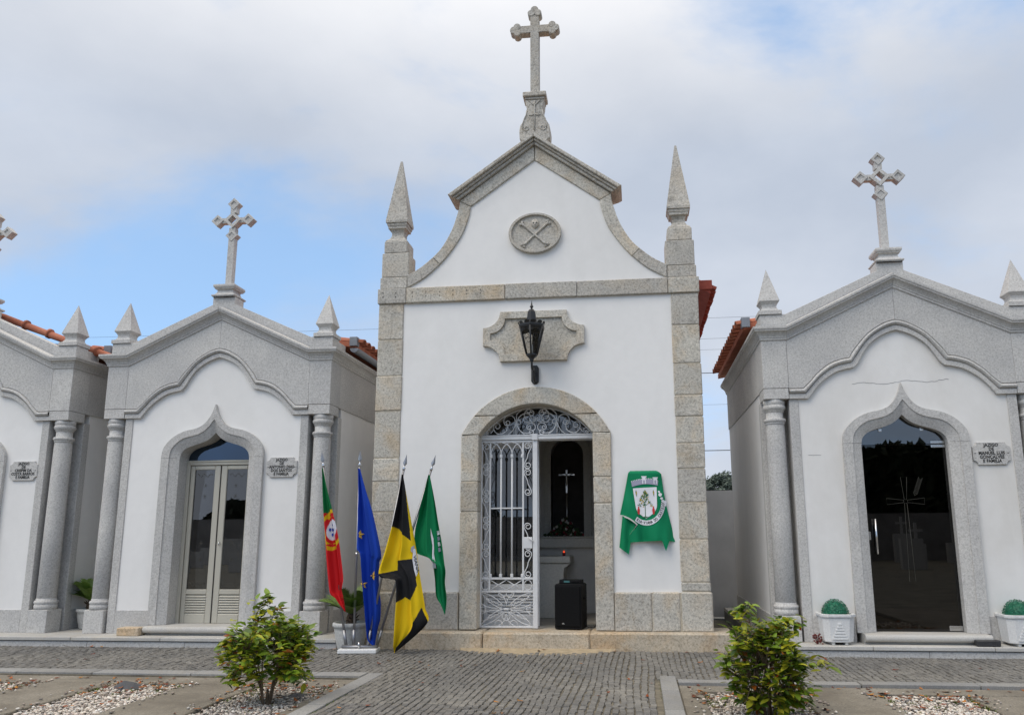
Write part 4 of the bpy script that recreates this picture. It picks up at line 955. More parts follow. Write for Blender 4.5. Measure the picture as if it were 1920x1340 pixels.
for c in t4.children:
    if c.name.startswith('plaster_front'):
        c.data = c.data.copy(); c.data.materials[0] = MATS['plaster_cream']
        zig = [(-.50+1.02*i/40, -.0015, 2.835+.012*math.sin(i*.35)+rnd.uniform(-.006, .006)+.02*i/40) for i in range(41)]
        tube('crack', zig, .0012, 'letter_dark', c, 4); tube('crack', [(-.60+.12*i/8, -.0015, 2.06+rnd.uniform(-.002, .002)) for i in range(-28, -18)], .001, 'letter_dark', c, 4)
# verge tiles of the leftmost roof, showing above its parapet
bm = bmesh.new()
vt = []
for k in range(5):
    x0 = .02+k*.36; P0 = Vector((x0, .33, 4.20-.372*x0)); P1 = P0+Vector((.40, 0, -.149))
    o = tube('verge_tile', [P0, P0.lerp(P1, .06), P0.lerp(P1, .88), P0.lerp(P1, .9), P1], [.048, .050, .044, .056, .058], 'terracotta', t1, 12)
    tube('tile_ring', [P0.lerp(P1, .93)+Vector((0, 0, .015)), P0.lerp(P1, 1.0)+Vector((0, 0, .012))], .064, 'terracotta', o, 12)
def name_plaque(loc, lines, label, dash):
    n_ = thing('name_plaque', loc, label, 'plaque', 'granite name plaques beside the tomb doors')
    P = [(x, z) for x, z in tablet(.19, -.12, .12, 0, .045, .045)]
    prism('tablet', P, -.022, -.0005, GN, n_, bev=.003)
    ins = [(x*.955, z*.93) for x, z in P]
    for i, l in enumerate(lines):
        text_mesh('lettering', l, .049, .0012, 'letter_dark', n_, (0, -.0235, .074-.0425*i), space=1.04, xs=.86, bold=.0016)
    for s in (-1, 1): box('dash', s*.158, s*.176, -.0245, -.0225, -.001, .006, 'letter_dark', n_, bev=0)
    return n_
name_plaque((-3.993+.887, .139, 2.045), ['JAZIGO', 'DE', 'ANTONIO DIAS', 'DOS SANTOS', 'E FAMILIA'], 'granite name plaque reading ANTONIO DIAS DOS SANTOS beside the beige door', 1)
name_plaque((-7.416+.912, .154, 2.053), ['JAZIGO', 'DE', 'CRISPIM DA', 'COSTA BARROS', 'E FAMILIA'], 'granite name plaque reading CRISPIM DA COSTA BARROS on the leftmost mausoleum', 1)
name_plaque((4.047+.869, -.136, 2.045), ['JAZIGO', 'DE', 'MANUEL LUIS', 'GON\u00c7ALVES', 'E FAMILIA'], 'granite name plaque reading MANUEL LUIS GON\u00c7ALVES beside the dark glass door', 1)
# ------------------------------------------------------------------ flags on their stand
st = thing('flag_stand', (-1.84, -.47, 0), 'low metal and marble stand holding four flagpoles on the paving', 'stand')
box('marble_base', -.21, .20, -.12, .10, .002, .045, 'white_pot', st, bev=.006); st.rotation_euler = (0, 0, R(6))
tube('cross_tube', [(-.19, -.02, .062), (.19, -.02, .062)], .016, 'steel_tube', st, 8); tube('clamp_screw', [(.0, -.05, .05), (.0, -.05, .11)], .010, 'chrome', st, 8)
POLES = [((-2.0, .06), (-2.379, 2.169), -.45), ((-1.925, .06), (-1.935, 2.173), -.43), ((-1.755, .06), (-1.381, 2.116), -.47), ((-1.674, .06), (-1.067, 2.11), -.41)]
PL = ['grey flagpole with spear tip carrying the green and red flag', 'upright grey flagpole with spear tip carrying the blue flag', 'leaning grey flagpole with spear tip carrying the black and yellow flag', 'rightmost leaning grey flagpole carrying the green flag']
for (b_, t_, y), lb in zip(POLES, PL):
    p = thing('flagpole', (b_[0], y, b_[1]), lb, 'flagpole', 'flagpoles in the stand')
    d = Vector((t_[0]-b_[0], 0, t_[1]-b_[1])); Ln = d.length; u = d.normalized(); n_ = Vector((-u.z, 0, u.x))
    tube('shaft', [(0, 0, 0), u*(Ln-.17)], .0135, 'steel_tube', p, 10)
    tube('socket', [u*(-.02), u*.17], .0185, 'steel_tube', p, 10); tube('joint_ring', [u*.95, u*.985], .017, 'chrome', p, 10)
    tube('spear_collar', [u*(Ln-.18), u*(Ln-.165), u*(Ln-.15), u*(Ln-.14)], [.016, .018, .009, .014], 'chrome', p, 10)
    P = [(.0, 0), (.006, .0), (.008, .02), (.024, .045), (.018, .07), (.007, .11), (.0, .15)]
    base = u*(Ln-.15); V = []
    for k, (wd_, h) in enumerate(P): V += [base+u*h+n_*wd_, base+u*h-n_*wd_, base+u*h+Vector((0, .005 if 0 < k < 6 else 0, 0)), base+u*h-Vector((0, .005 if 0 < k < 6 else 0, 0))]
    F = []
    for k in range(len(P)-1):
        a = 4*k; F += [(a, a+2, a+6, a+4), (a+2, a+1, a+5, a+6), (a+1, a+3, a+7, a+5), (a+3, a, a+4, a+7)]
    mesh('spear_tip', V, F, 'steel_tube', p)
def inpoly(x, z, P):
    c = False; j = len(P)-1
    for i in range(len(P)):
        if (P[i][1] > z) != (P[j][1] > z) and x < (P[j][0]-P[i][0])*(z-P[i][1])/(P[j][1]-P[i][1])+P[i][0]: c = not c
        j = i
    return c
class Sheet:
    def __init__(s, Lp, Rp, y0, amp, folds, ph=0., nx=80, sub=26, lean=0.):
        A, B = catmull(Lp, sub), catmull(Rp, sub); n = len(A); s.P = []; s.flat = []
        for i in range(n):
            v = i/(n-1); row = []
            wd_ = math.hypot(B[i][0]-A[i][0], B[i][1]-A[i][1]); am = amp*min(1, wd_/.16)
            for j in range(nx+1):
                a = j/nx
                w1 = a+.07*math.sin(2*math.pi*folds*a+ph)*min(1, 3*a*(1-a)*1.4)
                x = A[i][0]+(B[i][0]-A[i][0])*w1; z = A[i][1]+(B[i][1]-A[i][1])*w1
                y = y0+lean*v+am*(math.sin(2*math.pi*folds*a+ph+1.3*v)+.35*math.sin(2*math.pi*(folds*2.3)*a+4*v+ph*2))+.006*math.sin(9*v+5*a)
                row.append((x, y, z)); s.flat.append((x, z))
            s.P.append(row)
        s.arr = np.array([p for r in s.P for p in r])
    def y(s, x, z): return s.arr[np.argmin((s.arr[:, 0]-x)**2+(s.arr[:, 2]-z)**2), 1]
def flag(name, sh, colf, label, origin):
    P = [[(p[0]-origin[0], p[1]-origin[1], p[2]-origin[2]) for p in r] for r in sh.P]
    o = grid(name, P, 'cloth_print'); o.location = origin; tag(o, label, 'flag', 'flags on poles beside the door')
    cl = []
    for r in sh.P:
        for p in r: cl += [*colf(p[0], p[2]), 1]
    o.data.attributes.new('Col', 'FLOAT_COLOR', 'POINT').data.foreach_set('color', cl)
    return o
def shape(name, P, sh, mat, parent, off=.006, origin=(0, 0, 0)):
    c = (sum(p[0] for p in P)/len(P), sum(p[1] for p in P)/len(P)); Q = [c]+list(P)
    V = [(x-origin[0], sh.y(x, z)-off-origin[1], z-origin[2]) for x, z in Q]
    return mesh(name, V, [(0, 1+i, 1+(i+1) % len(P)) for i in range(len(P))], mat, parent)
RED, GRN, BLU, YEL, BLK, GRN2 = (.56, .012, .016), (.004, .145, .042), (.010, .055, .42), (.76, .52, .008), (.016, .016, .018), (.004, .20, .072)
# green and red flag with shield
sh1 = Sheet([(-2.352, 1.975), (-2.340, 1.725), (-2.322, 1.46), (-2.29, 1.199), (-2.258, .941), (-2.219, .686), (-2.195, .600), (-2.14, .56), (-2.09, .50), (-2.016, .425)],
            [(-2.333, 1.970), (-2.269, 1.724), (-2.203, 1.512), (-2.128, 1.25), (-2.086, 1.043), (-2.042, .788), (-2.044, .711), (-2.052, .648), (-2.032, .56), (-2.008, .42)], -.49, .040, 1.7, .6)
EC = (-2.195, 1.29)
def c1(x, z):
    g = z > 1.475-.30*(x+2.319)*.0+(.25*(x+2.26)) or False
    u, v = (x-EC[0])/.052, (z-EC[1])/.115; r = math.hypot(u, v)
    if r < 1: return (.72, .72, .76)
    if r < 1.32: return RED
    u2, v2 = (x-EC[0])/.10, (z-EC[1])/.215; r2 = math.hypot(u2, v2)
    if 0.86 < r2 < 1.04 or (r2 < 1.0 and (abs(v2-.62) < .09 or abs(v2+.62) < .09 or abs(v2-.15*u2) < .05)): return (.66, .44, .01)
    return GRN if g else RED
f1 = flag('flag', sh1, c1, 'green and red flag with a shield, hanging from the leftmost pole', (-2.352, -.47, 1.97))
for a, b_ in ((0, .055), (-.026, .0), (.0, 0), (.026, .0), (0, -.055)):
    P = [(EC[0]+a+dx*.010, EC[1]+b_+dz*.018) for dx, dz in ((-1, 1), (1, 1), (1, -.3), (0, -1.1), (-1, -.3))]
    shape('blue_shield', P, sh1, 'emblem_blue', f1, .007, f1.location)
# blue flag with stars
sh2 = Sheet([(-1.940, 1.965), (-1.932, 1.72), (-1.928, 1.457), (-1.922, 1.197), (-1.917, 1.081), (-1.882, 1.03), (-1.853, .787), (-1.815, .485), (-1.786, .286), (-1.753, .126), (-1.692, .067)],
            [(-1.912, 1.955), (-1.841, 1.719), (-1.779, 1.534), (-1.716, 1.299), (-1.652, 1.016), (-1.672, .927), (-1.667, .686), (-1.642, .511), (-1.641, .35), (-1.665, .24), (-1.680, .065)], -.47, .042, 1.8, 2.0)
f2 = flag('flag', sh2, lambda x, z: BLU, 'blue flag with gold stars, hanging folded from the upright pole', (-1.94, -.45, 1.96))
def star(c, r, a0): return [(c[0]+(r if k % 2 == 0 else r*.40)*math.sin(a0+math.pi*k/5)*.8, c[1]+(r if k % 2 == 0 else r*.40)*math.cos(a0+math.pi*k/5)) for k in range(10)]
for c, a in (((-1.877, 1.236), .15), ((-1.715, .80), .3), ((-1.822, .706), -.1)): shape('star', star(c, .052, a), sh2, 'flag_star', f2, .009, f2.location)
# black and yellow flag
sh3 = Sheet([(-1.416, 1.885), (-1.457, 1.609), (-1.511, 1.324), (-1.573, 1.067), (-1.632, .813), (-1.50, .768), (-1.438, .74), (-1.428, .536), (-1.432, .412), (-1.439, .19), (-1.444, .009)],
            [(-1.401, 1.885), (-1.346, 1.582), (-1.300, 1.348), (-1.259, 1.142), (-1.238, 1.04), (-1.215, .888), (-1.185, .737), (-1.149, .562), (-1.131, .463), (-1.108, .30), (-1.438, .006)], -.525, .040, 1.6, 3.6, nx=90, sub=30)
BP = [[(-1.43, 1.9), (-1.40, 1.9), (-1.362, 1.66), (-1.295, 1.163), (-1.446, 1.297), (-1.52, 1.33)], [(-1.441, .959), (-1.263, .979), (-1.216, .699), (-1.277, .532), (-1.35, .574), (-1.44, .512)], [(-1.66, .815), (-1.438, .857), (-1.425, .70), (-1.66, .70)], [(-1.165, .47), (-1.09, .303), (-1.44, -.01), (-1.43, .06), (-1.282, .228)]]
def c3(x, z): return BLK if any(inpoly(x, z, P) for P in BP) else YEL
f3 = flag('flag', sh3, c3, 'black and yellow chequered flag with a pale crest, hanging almost to the ground', (-1.41, -.5, 1.88))
rib = [(-1.268, 1.08), (-1.252, 1.085), (-1.240, 1.02), (-1.222, .93), (-1.212, .84), (-1.226, .79), (-1.250, .86), (-1.272, .97)]
shape('crest_ribbon', rib, sh3, 'bone_white', f3, .012, f3.location)
shape('crest_shield', [(-1.288, 1.10), (-1.262, 1.12), (-1.258, 1.06), (-1.272, 1.04), (-1.292, 1.06)], sh3, 'crest_lilac', f3, .014, f3.location)
cu = bpy.data.curves.new('c', 'FONT'); cu.body = 'VIANA'; cu.size = .062; cu.offset = .001; cu.resolution_u = 2
t_ = bpy.data.objects.new('c', cu); link(t_); bpy.context.view_layer.update(); me = bpy.data.meshes.new_from_object(t_); bpy.data.objects.remove(t_); bpy.data.curves.remove(cu)
ca, sa = math.cos(R(-76)), math.sin(R(-76)); Vv = []
for v in me.vertices:
    X, Z = -1.266+v.co.x*ca-v.co.y*.55*sa, 1.01+v.co.x*sa+v.co.y*.55*ca; Vv.append((X-f3.location.x, sh3.y(X, Z)-.017-f3.location.y, Z-f3.location.z))
mesh('lettering', Vv, [tuple(p.vertices) for p in me.polygons], 'crest_black', f3)
# green flag
sh4 = Sheet([(-1.140, 1.885), (-1.186, 1.658), (-1.23, 1.451), (-1.268, 1.258), (-1.257, 1.053), (-1.09, .965), (-1.046, .787), (-1.029, .587), (-.974, .488), (-.931, .395)],
            [(-1.124, 1.88), (-1.073, 1.631), (-1.024, 1.371), (-.974, 1.141), (-.944, .963), (-.924, .837), (-.927, .712), (-.903, .563), (-.909, .488), (-.924, .392)], -.435, .040, 1.6, 5.2)
f4 = flag('flag', sh4, lambda x, z: GRN2, 'green flag with a small white crest, hanging from the rightmost pole', (-1.13, -.42, 1.88))
shape('crest_shield', [(-1.098, 1.30), (-1.083, 1.24), (-1.068, 1.19), (-1.060, 1.08), (-1.062, .95), (-1.035, .93), (-1.035, .87), (-1.068, .88), (-1.076, 1.0), (-1.078, 1.12), (-1.094, 1.22)], sh4, 'bone_white', f4, .010, f4.location)
for k in range(4): shape('crest_tower', [(-1.036+k*.006, 1.27-k*.06), (-1.018+k*.006, 1.275-k*.06), (-1.008+k*.006, 1.235-k*.06), (-1.03+k*.006, 1.225-k*.06)], sh4, 'bone_white' if k % 2 == 0 else 'crest_lilac', f4, .010, f4.location)

# ------------------------------------------------------------------ green cloth draped over a wall plaque
def pw(z, T):
    for (z0, x0), (z1, x1) in zip(T, T[1:]):
        if z <= z0 and z >= z1: return x0+(x1-x0)*(z0-z)/(z0-z1)
    return T[0][1] if z > T[0][0] else T[-1][1]
XL = [(1.925, 1.085), (1.905, 1.062), (1.88, 1.055), (1.75, 1.028), (1.600, .996), (1.438, .957), (1.327, 1.150), (1.224, 1.068), (1.12, 1.066)]
XR = [(1.925, 1.375), (1.912, 1.405), (1.885, 1.431), (1.70, 1.449), (1.574, 1.469), (1.43, 1.498), (1.294, 1.529), (1.12, 1.562)]
def cy_(x, z):
    xl, xr = 1.0-(1.6-z)*.05, pw(z, XR); a = (x-xl)/(xr-xl); a = max(0, min(1, a)); dn = max(0, min(1, (1.62-z)/.45))
    d = .066*(1-abs(2*a-1)**5*.75)+dn*(.026*math.sin(11*a+.6)+.012*math.sin(23*a+1))+.004*math.sin(7*a+13*z)+.005*math.sin(26*(a-.5)*(1.95-z)*1.6+2)
    if z > 1.895: d *= max(.1, math.sqrt(max(0, 1-((z-1.895)/.033)**2)))
    return -d
zs = [1.927-.8*(i/90) for i in range(91)]
P = []
for z in zs:
    xl, xr = pw(z, XL), pw(z, XR); zz = z
    row = []
    for j in range(47):
        a = j/46; x = xl+(xr-xl)*a
        zb_ = z
        if z < 1.20:                                        # uneven lower hem with a hanging right corner
            k = (1.20-z)/(1.20-1.127); tgt = 1.135+.025*a if a < .72 else 1.16+(a-.72)*.0
            if a > .70: q = (a-.70)/.30; tgt = 1.158-.115*max(0, 1-abs(q-.28)/.28)-.02*q
            zb_ = 1.20+(tgt-1.20)*k
        row.append((x, cy_(x, z), zb_))
    P.append(row)
OR = (1.25, 0, 1.9)
dr = grid('draped_cloth', [[(x-OR[0], y, z-OR[2]) for x, y, z in r] for r in P], 'cloth_print'); dr.location = OR
tag(dr, 'green cloth with a town crest draped over a wall plaque right of the door', 'cloth')
dr.data.attributes.new('Col', 'FLOAT_COLOR', 'POINT').data.foreach_set('color', [v for r in P for p in r for v in (.002, .205, .085, 1)])
tL = [(.985+(.942-.985)*i/24, 1.425+(1.081-1.425)*i/24) for i in range(25)]
tR = [(pw(1.37-.367*i/24, [(1.37, 1.15), (1.22, 1.078), (1.10, 1.064), (1.0, 1.045)]), 1.37-.367*i/24) for i in range(25)]
tl = [[(a[0]+(b_[0]-a[0])*j/14, -.026-.014*math.sin(j*.42+a[1]*5)-.012*(j/14), a[1]+(b_[1]-a[1])*j/14) for j in range(15)] for a, b_ in zip(tL, tR)]
tail = grid('cloth_tail', [[(x-OR[0], y, z-OR[2]) for x, y, z in r] for r in tl], 'cloth_print', dr)
tail.data.attributes.new('Col', 'FLOAT_COLOR', 'POINT').data.foreach_set('color', [.002, .20, .08, 1]*(15*25))
hp = catmull([(.955, 1.436), (1.00, 1.425), (1.06, 1.40), (1.11, 1.365), (1.152, 1.327)], 5)+catmull([(1.150, 1.324), (1.115, 1.28), (1.07, 1.228)], 5)[1:]
V, F = [], []
for i, (x, z) in enumerate(hp):
    k = .014; y = cy_(x, z)-.006
    dx, dz = (.0, -1.0) if i < 20 else (-.75, -.5); V += [(x-OR[0], y, z-OR[2]+.004), (x-OR[0]+dx*k, y+.004, z-OR[2]+dz*k)]
for i in range(len(hp)-1): F.append((2*i, 2*i+1, 2*i+3, 2*i+2))
mesh('white_hem', V, F, 'white_hem', dr)
def cshape(name, P, mat, off=.005, par=dr):
    c = (sum(p[0] for p in P)/len(P), sum(p[1] for p in P)/len(P))
    V = [(x-OR[0], cy_(x, z)-off, z-OR[2]) for x, z in [c]+list(P)]
    return mesh(name, V, [(0, 1+i, 1+(i+1) % len(P)) for i in range(len(P))], mat, par)
def strip(name, A, B, mat, off=.005):
    G_ = []
    for a, b_ in zip(A, B): G_.append([(a[0]+(b_[0]-a[0])*j/12, a[1]+(b_[1]-a[1])*j/12) for j in range(13)])
    return grid(name, [[(x-OR[0], cy_(x, z)-off, z-OR[2]) for x, z in r] for r in G_], mat, dr)
nn = 24
hz = [i/nn for i in range(nn+1)]
sl = lambda v: 1.108+.045*v**1.0+(.10*max(0, (v-.62)/.38)**2.2 if v > .62 else 0); sr_ = lambda v: 1.373-.004*v-(.125*max(0, (v-.58)/.42)**2.1 if v > .58 else 0)
SZ = lambda v: 1.728-.335*v
outA = [(sl(v), SZ(v)) for v in hz]; outB = [(sr_(v), SZ(v)+.012*(1-v)) for v in hz]
strip('crest_shield', outA, outB, 'bone_white', .005)
AC = (1.252, 1.575)
ar = lambda k, a: (AC[0]+.185*k*math.cos(a), AC[1]+.225*k*math.sin(a))
an = [R(-128+126*i/40) for i in range(41)]
strip('crest_ribbon', [ar(.90, a) for a in an], [ar(1.14, a) for a in an], 'bone_white', .0055)
for c, r_ in (((1.452, 1.545), .026), ((1.440, 1.585), .018), ((1.425, 1.615), .016), ((1.410, 1.655), .022), ((1.398, 1.688), .013), ((1.46, 1.57), .02)):
    cshape('ribbon_curl', [(c[0]+r_*math.cos(a)*rnd.uniform(.8, 1.15), c[1]+r_*math.sin(a)*rnd.uniform(.75, 1.1)) for a in [2*math.pi*i/9 for i in range(9)]], 'bone_white', .006)
# lettering along the ribbon
txt = 'RIA\u00b7VIANA DO CASTELO'
LVs, LFs = [], []
for i, chx in enumerate(txt):
    if chx == ' ': continue
    a = R(-122+116*i/(len(txt)-1)); c = ar(1.02, a); ta = math.atan2(.225*math.cos(a), -.185*math.sin(a))
    cu = bpy.data.curves.new('c', 'FONT'); cu.body = chx; cu.size = .044; cu.align_x = 'CENTER'; cu.resolution_u = 2; cu.offset = .0012
    t_ = bpy.data.objects.new('c', cu); link(t_); bpy.context.view_layer.update(); me = bpy.data.meshes.new_from_object(t_); bpy.data.objects.remove(t_); bpy.data.curves.remove(cu)
    o = len(LVs); ca, sa = math.cos(ta), math.sin(ta)
    for v in me.vertices:
        x_, z_ = v.co.x*.72, v.co.y-.013; X, Z = c[0]+x_*ca-z_*sa, c[1]+x_*sa+z_*ca; LVs.append((X-OR[0], cy_(X, Z)-.0075, Z-OR[2]))
    LFs += [tuple(q+o for q in p.vertices) for p in me.polygons]; bpy.data.meshes.remove(me)
mesh('lettering', LVs, LFs, 'crest_black', dr)
# mural crown
cb = [(1.100+.285*i/16, 1.745+.022*math.sin(math.pi*i/16)+.012*i/16) for i in range(17)]
strip('crown_band', cb, [(x+(x-1.24)*.06, z+.055) for x, z in cb], 'crest_lilac', .006)
for i in range(0, 16, 1):
    x, z = cb[i]; x = x+(x-1.24)*.06; cshape('battlement', [(x, z+.054), (x+.009, z+.054), (x+.009, z+.066), (x, z+.066)], 'bone_white', .0065)
for cx_t, zt, h in ((1.235, 1.775, .075), (1.360, 1.775, .062)):
    cshape('crown_tower', [(cx_t-.02, zt), (cx_t+.02, zt), (cx_t+.02, zt+h), (cx_t-.02, zt+h)], 'bone_white', .007); cshape('tower_top', [(cx_t-.028, zt+h), (cx_t+.028, zt+h), (cx_t+.03, zt+h+.012), (cx_t-.03, zt+h+.012)], 'bone_white', .0075)
    cshape('tower_door', [(cx_t-.009, zt+.004), (cx_t+.009, zt+.004), (cx_t+.009, zt+.035), (cx_t, zt+.046), (cx_t-.009, zt+.035)], 'crest_lilac', .008)
# tree, jars and maize on the shield
TX = 1.240
cshape('crest_trunk', [(TX-.004, 1.415), (TX+.004, 1.415), (TX+.003, 1.56), (TX-.003, 1.56)], 'crest_green', .0075)
cshape('crest_roots', [(TX-.045, 1.408), (TX-.01, 1.416), (TX+.01, 1.416), (TX+.045, 1.410), (TX+.01, 1.404), (TX-.012, 1.402)], 'crest_green', .0075)
for i in range(110):
    v = rnd.random()**1.3; z = 1.525+.165*v; wv = .070*(1-v)**.8+.006; x = TX+rnd.uniform(-wv, wv); a = math.atan2(z-1.53, x-TX)+rnd.uniform(-.4, .4); l = .024
    cshape('crest_leaf', [(x, z), (x+l*.5*math.cos(a+.4), z+l*.5*math.sin(a+.4)), (x+l*math.cos(a), z+l*math.sin(a)), (x+l*.5*math.cos(a-.4), z+l*.5*math.sin(a-.4))], 'crest_green' if i % 4 else 'crest_gold', .0085)
for x in (1.167, 1.331):
    cshape('crest_jar', [(x-.007, 1.528), (x+.007, 1.528), (x+.006, 1.512), (x+.014, 1.492), (x+.012, 1.46), (x+.004, 1.438), (x-.004, 1.438), (x-.012, 1.46), (x-.014, 1.492), (x-.006, 1.512)], 'crest_red', .008)
for x in (1.146, 1.338):
    cshape('crest_maize', [(x-.004, 1.712), (x+.006, 1.685), (x+.005, 1.66), (x+.004, 1.63), (x-.006, 1.66), (x-.010, 1.685)], 'crest_green', .008); cshape('crest_maize_cob', [(x, 1.70), (x+.006, 1.68), (x+.001, 1.65), (x-.005, 1.675)], 'crest_gold', .0088)

# ------------------------------------------------------------------ pots, palms, topiary
def frond(parent, az, el, L_, droop, mat='palm_green'):
    V, F = [], []; d = Vector((math.cos(az), math.sin(az), 0)); sd_ = Vector((-math.sin(az), math.cos(az), 0)); R0 = []
    for i in range(13):
        t = i/12; R0.append(d*(L_*t*math.cos(el)*(1-.12*droop*t))+Vector((0, 0, L_*t*math.sin(el)-droop*L_*t*t*.55)))
    v, f = tube_pts(R0, [.007*(1-.8*i/12) for i in range(13)], 4); V += v; F += f
    for i in range(1, 12):
        for k in range(3):
            t = (i+k/3-.5)/12; p = R0[min(12, int(t*12))].lerp(R0[min(12, int(t*12)+1)], t*12-int(t*12)); tg = (R0[min(12, i+1)]-R0[i-1]).normalized()
            for s in (-1, 1):
                ll = L_*.36*math.sin(math.pi*min(1, .12+t*.92))**.6+.015; up = Vector((0, 0, .42)); q = (sd_*s*.85+tg*.65+up*.45).normalized()*ll*rnd.uniform(.9, 1.08)
                wv = tg*.0065; o = len(V); V += [p-wv, p+wv, p+q*.6+wv*.9, p+q*.6-wv*.9, p+q]; F += [(o, o+1, o+2, o+3), (o+3, o+2, o+4)]
    return mesh('frond', V, F, mat, parent)
def sago(loc, label, n, L_, seed, az0=0., azr=6.28):
    p = thing('sago_palm', loc, label, 'palm', 'sago palms in pots')
    lathe('trunk', [(0, -.05), (.05, -.05), (.062, .02), (.055, .07), (.035, .11), (0, .13)], 'palm_trunk', p, 10)
    r2 = random.Random(seed)
    for i in range(n):
        o = frond(p, az0+azr*i/n+r2.uniform(-.25, .25), R(r2.uniform(28, 68)), L_*r2.uniform(.85, 1.1), r2.uniform(.25, .6)); o.location = (0, 0, .09)
    for i in range(10):
        a = r2.uniform(0, 6.28); tube('leaf_base', [(.03*math.cos(a), .03*math.sin(a), .04), (.09*math.cos(a), .09*math.sin(a), .06+r2.uniform(-.02, .05))], [.012, .004], 'palm_trunk', p, 5)
    return p
def round_pot(loc, label, k=1.):
    p = thing('plant_pot', loc, label, 'pot', 'round concrete plant pots')
    lathe('bowl', [(0, 0), (.135*k, 0), (.14*k, .012), (.165*k, .12*k), (.178*k, .20*k), (.182*k, .235*k), (.197*k, .242*k), (.2*k, .275*k), (.19*k, .285*k), (.165*k, .285*k), (.16*k, .25*k), (0, .25*k)], 'concrete_pot', p, 28)
    lathe('soil', [(0, .262*k), (.162*k, .258*k)], 'earth', p, 20); return p
round_pot((-2.04, -.215, .001), 'round concrete plant pot on the paving behind the flags')
sago((-2.04, -.215, .27), 'green sago palm behind the flags, left of the chapel', 13, .46, 5)
round_pot((-5.735, .60, .105), 'round concrete plant pot wedged between the two left mausoleums', .86)
sago((-5.735, .60, .345), 'sago palm peeping out between the two left mausoleums', 10, .44, 8, 1.9, 3.2)
def planter(loc, lb1, lb2, seed):
    p = thing('planter_box', loc, lb1, 'planter', 'white planter boxes by the glass door')
    def oc(h, c, z): return [(-h+c, -h, z), (h-c, -h, z), (h, -h+c, z), (h, h-c, z), (h-c, h, z), (-h+c, h, z), (-h, h-c, z), (-h, -h+c, z)]
    grid('box', [oc(.0, .0, .028), oc(.138, .055, .028), (oc(.142, .055, .036)), oc(.160, .058, .272), oc(.172, .06, .274), oc(.175, .062, .284), oc(.175, .062, .302), oc(.155, .055, .304), oc(.15, .05, .27), oc(0, 0, .27)], 'white_pot', p, False, True)
    for s in (-1, 1): box('foot', s*.05-.03 if s < 0 else .05, s*.05+.03 if s > 0 else -.05, -.13, .13, 0, .0275, 'concrete_pot', p, bev=.004)
    L_ = []
    for k in range(6): w_ = .078-.012*k; z = .055+k*.028; yy = -(.1425+.018*(z-.036)/.236)-.004; L_.append((-w_, w_, yy-.006, yy+.02, z, z+.022))
    boxes('relief', L_, 'white_pot', p, .002)
    tp = thing('topiary_ball', (loc[0], loc[1], loc[2]+.275), lb2, 'topiary', 'clipped topiary balls')
    r2 = random.Random(seed); V, F = [], []
    lathe('core', [(.118*math.cos(a), .02+.13*math.sin(a)) for a in [i*math.pi/2/8 for i in range(9)]], 'topiary_green', tp, 18)
    for i in range(1500):
        u = r2.uniform(0, 1); a = r2.uniform(0, 6.28); ph = math.asin(u); n_ = Vector((math.cos(ph)*math.cos(a), math.cos(ph)*math.sin(a), u)); c = Vector((n_.x*.128, n_.y*.128, .02+n_.z*.143))*r2.uniform(.93, 1.05)
        t1_ = n_.orthogonal().normalized(); t1_.rotate(Matrix.Rotation(r2.uniform(0, 6.28), 3, n_)); q = (t1_*.8+n_*r2.uniform(.2, .9)).normalized(); b2 = q.cross(n_).normalized(); s = r2.uniform(.010, .016); o = len(V)
        V += [c, c+q*s*.5+b2*s*.33, c+q*s, c+q*s*.5-b2*s*.33]; F.append((o, o+1, o+2, o+3))
    mesh('foliage', V, F, 'topiary_green', tp, kind='stuff')
planter((3.165, -.245, .104), 'white planter box left of the dark glass door', 'round clipped green topiary left of the dark glass door', 3)
planter((4.945, -.265, .104), 'white planter box at the right picture edge', 'round clipped green topiary at the right picture edge', 4)
bb = thing('black_stone_block', (4.59, -.36, .104), 'small rough black stone block on the terrace beside the right planter', 'stone block')
box('block', -.112, .112, -.05, .06, 0, .062, 'black_granite', bb, bev=.008, jit=.004)
tag(box('beige_stone_block', -4.89, -4.62, -.11, .06, .105, .195, 'granite_step', None, bev=.008, jit=.003), 'beige stone block on the terrace left of the beige door threshold', 'stone block')
dd = thing('dried_bouquet', (2.96, -.30, .105), 'small dried red flowers beside the left planter box', 'dried flowers')
for i in range(9): tube('stem', [(0, 0, 0), (rnd.uniform(-.03, .03), rnd.uniform(-.03, .02), .05), (rnd.uniform(-.05, .05), rnd.uniform(-.04, .02), rnd.uniform(.05, .11))], .003, 'dried_red', dd, 4)
blobs('blossom', [((rnd.uniform(-.05, .05), rnd.uniform(-.04, .02), rnd.uniform(.0, .11)), .011) for i in range(26)], 'dried_red', dd)
sl_ = mesh('slate_shard', [(-3.32, -2.46, -.045), (-3.10, -2.50, -.04), (-3.04, -2.38, -.035), (-3.20, -2.31, -.02), (-3.30, -2.36, -.03), (-3.21, -2.42, .028), (-3.12, -2.40, .012)], [(0, 1, 5), (1, 6, 5), (1, 2, 6), (2, 3, 6), (3, 5, 6), (3, 4, 5), (4, 0, 5)], 'slate')
tag(sl_, 'dark slate shard lying on the white gravel at left', 'slate')
sl2 = mesh('slate_shard', [(-1.72, -2.72, -.045), (-1.52, -2.70, -.04), (-1.50, -2.56, -.035), (-1.66, -2.54, -.03), (-1.60, -2.64, -.005)], [(0, 1, 4), (1, 2, 4), (2, 3, 4), (3, 0, 4)], 'slate')
tag(sl2, 'flat dark slate piece in the bed beside the left shrub', 'slate')

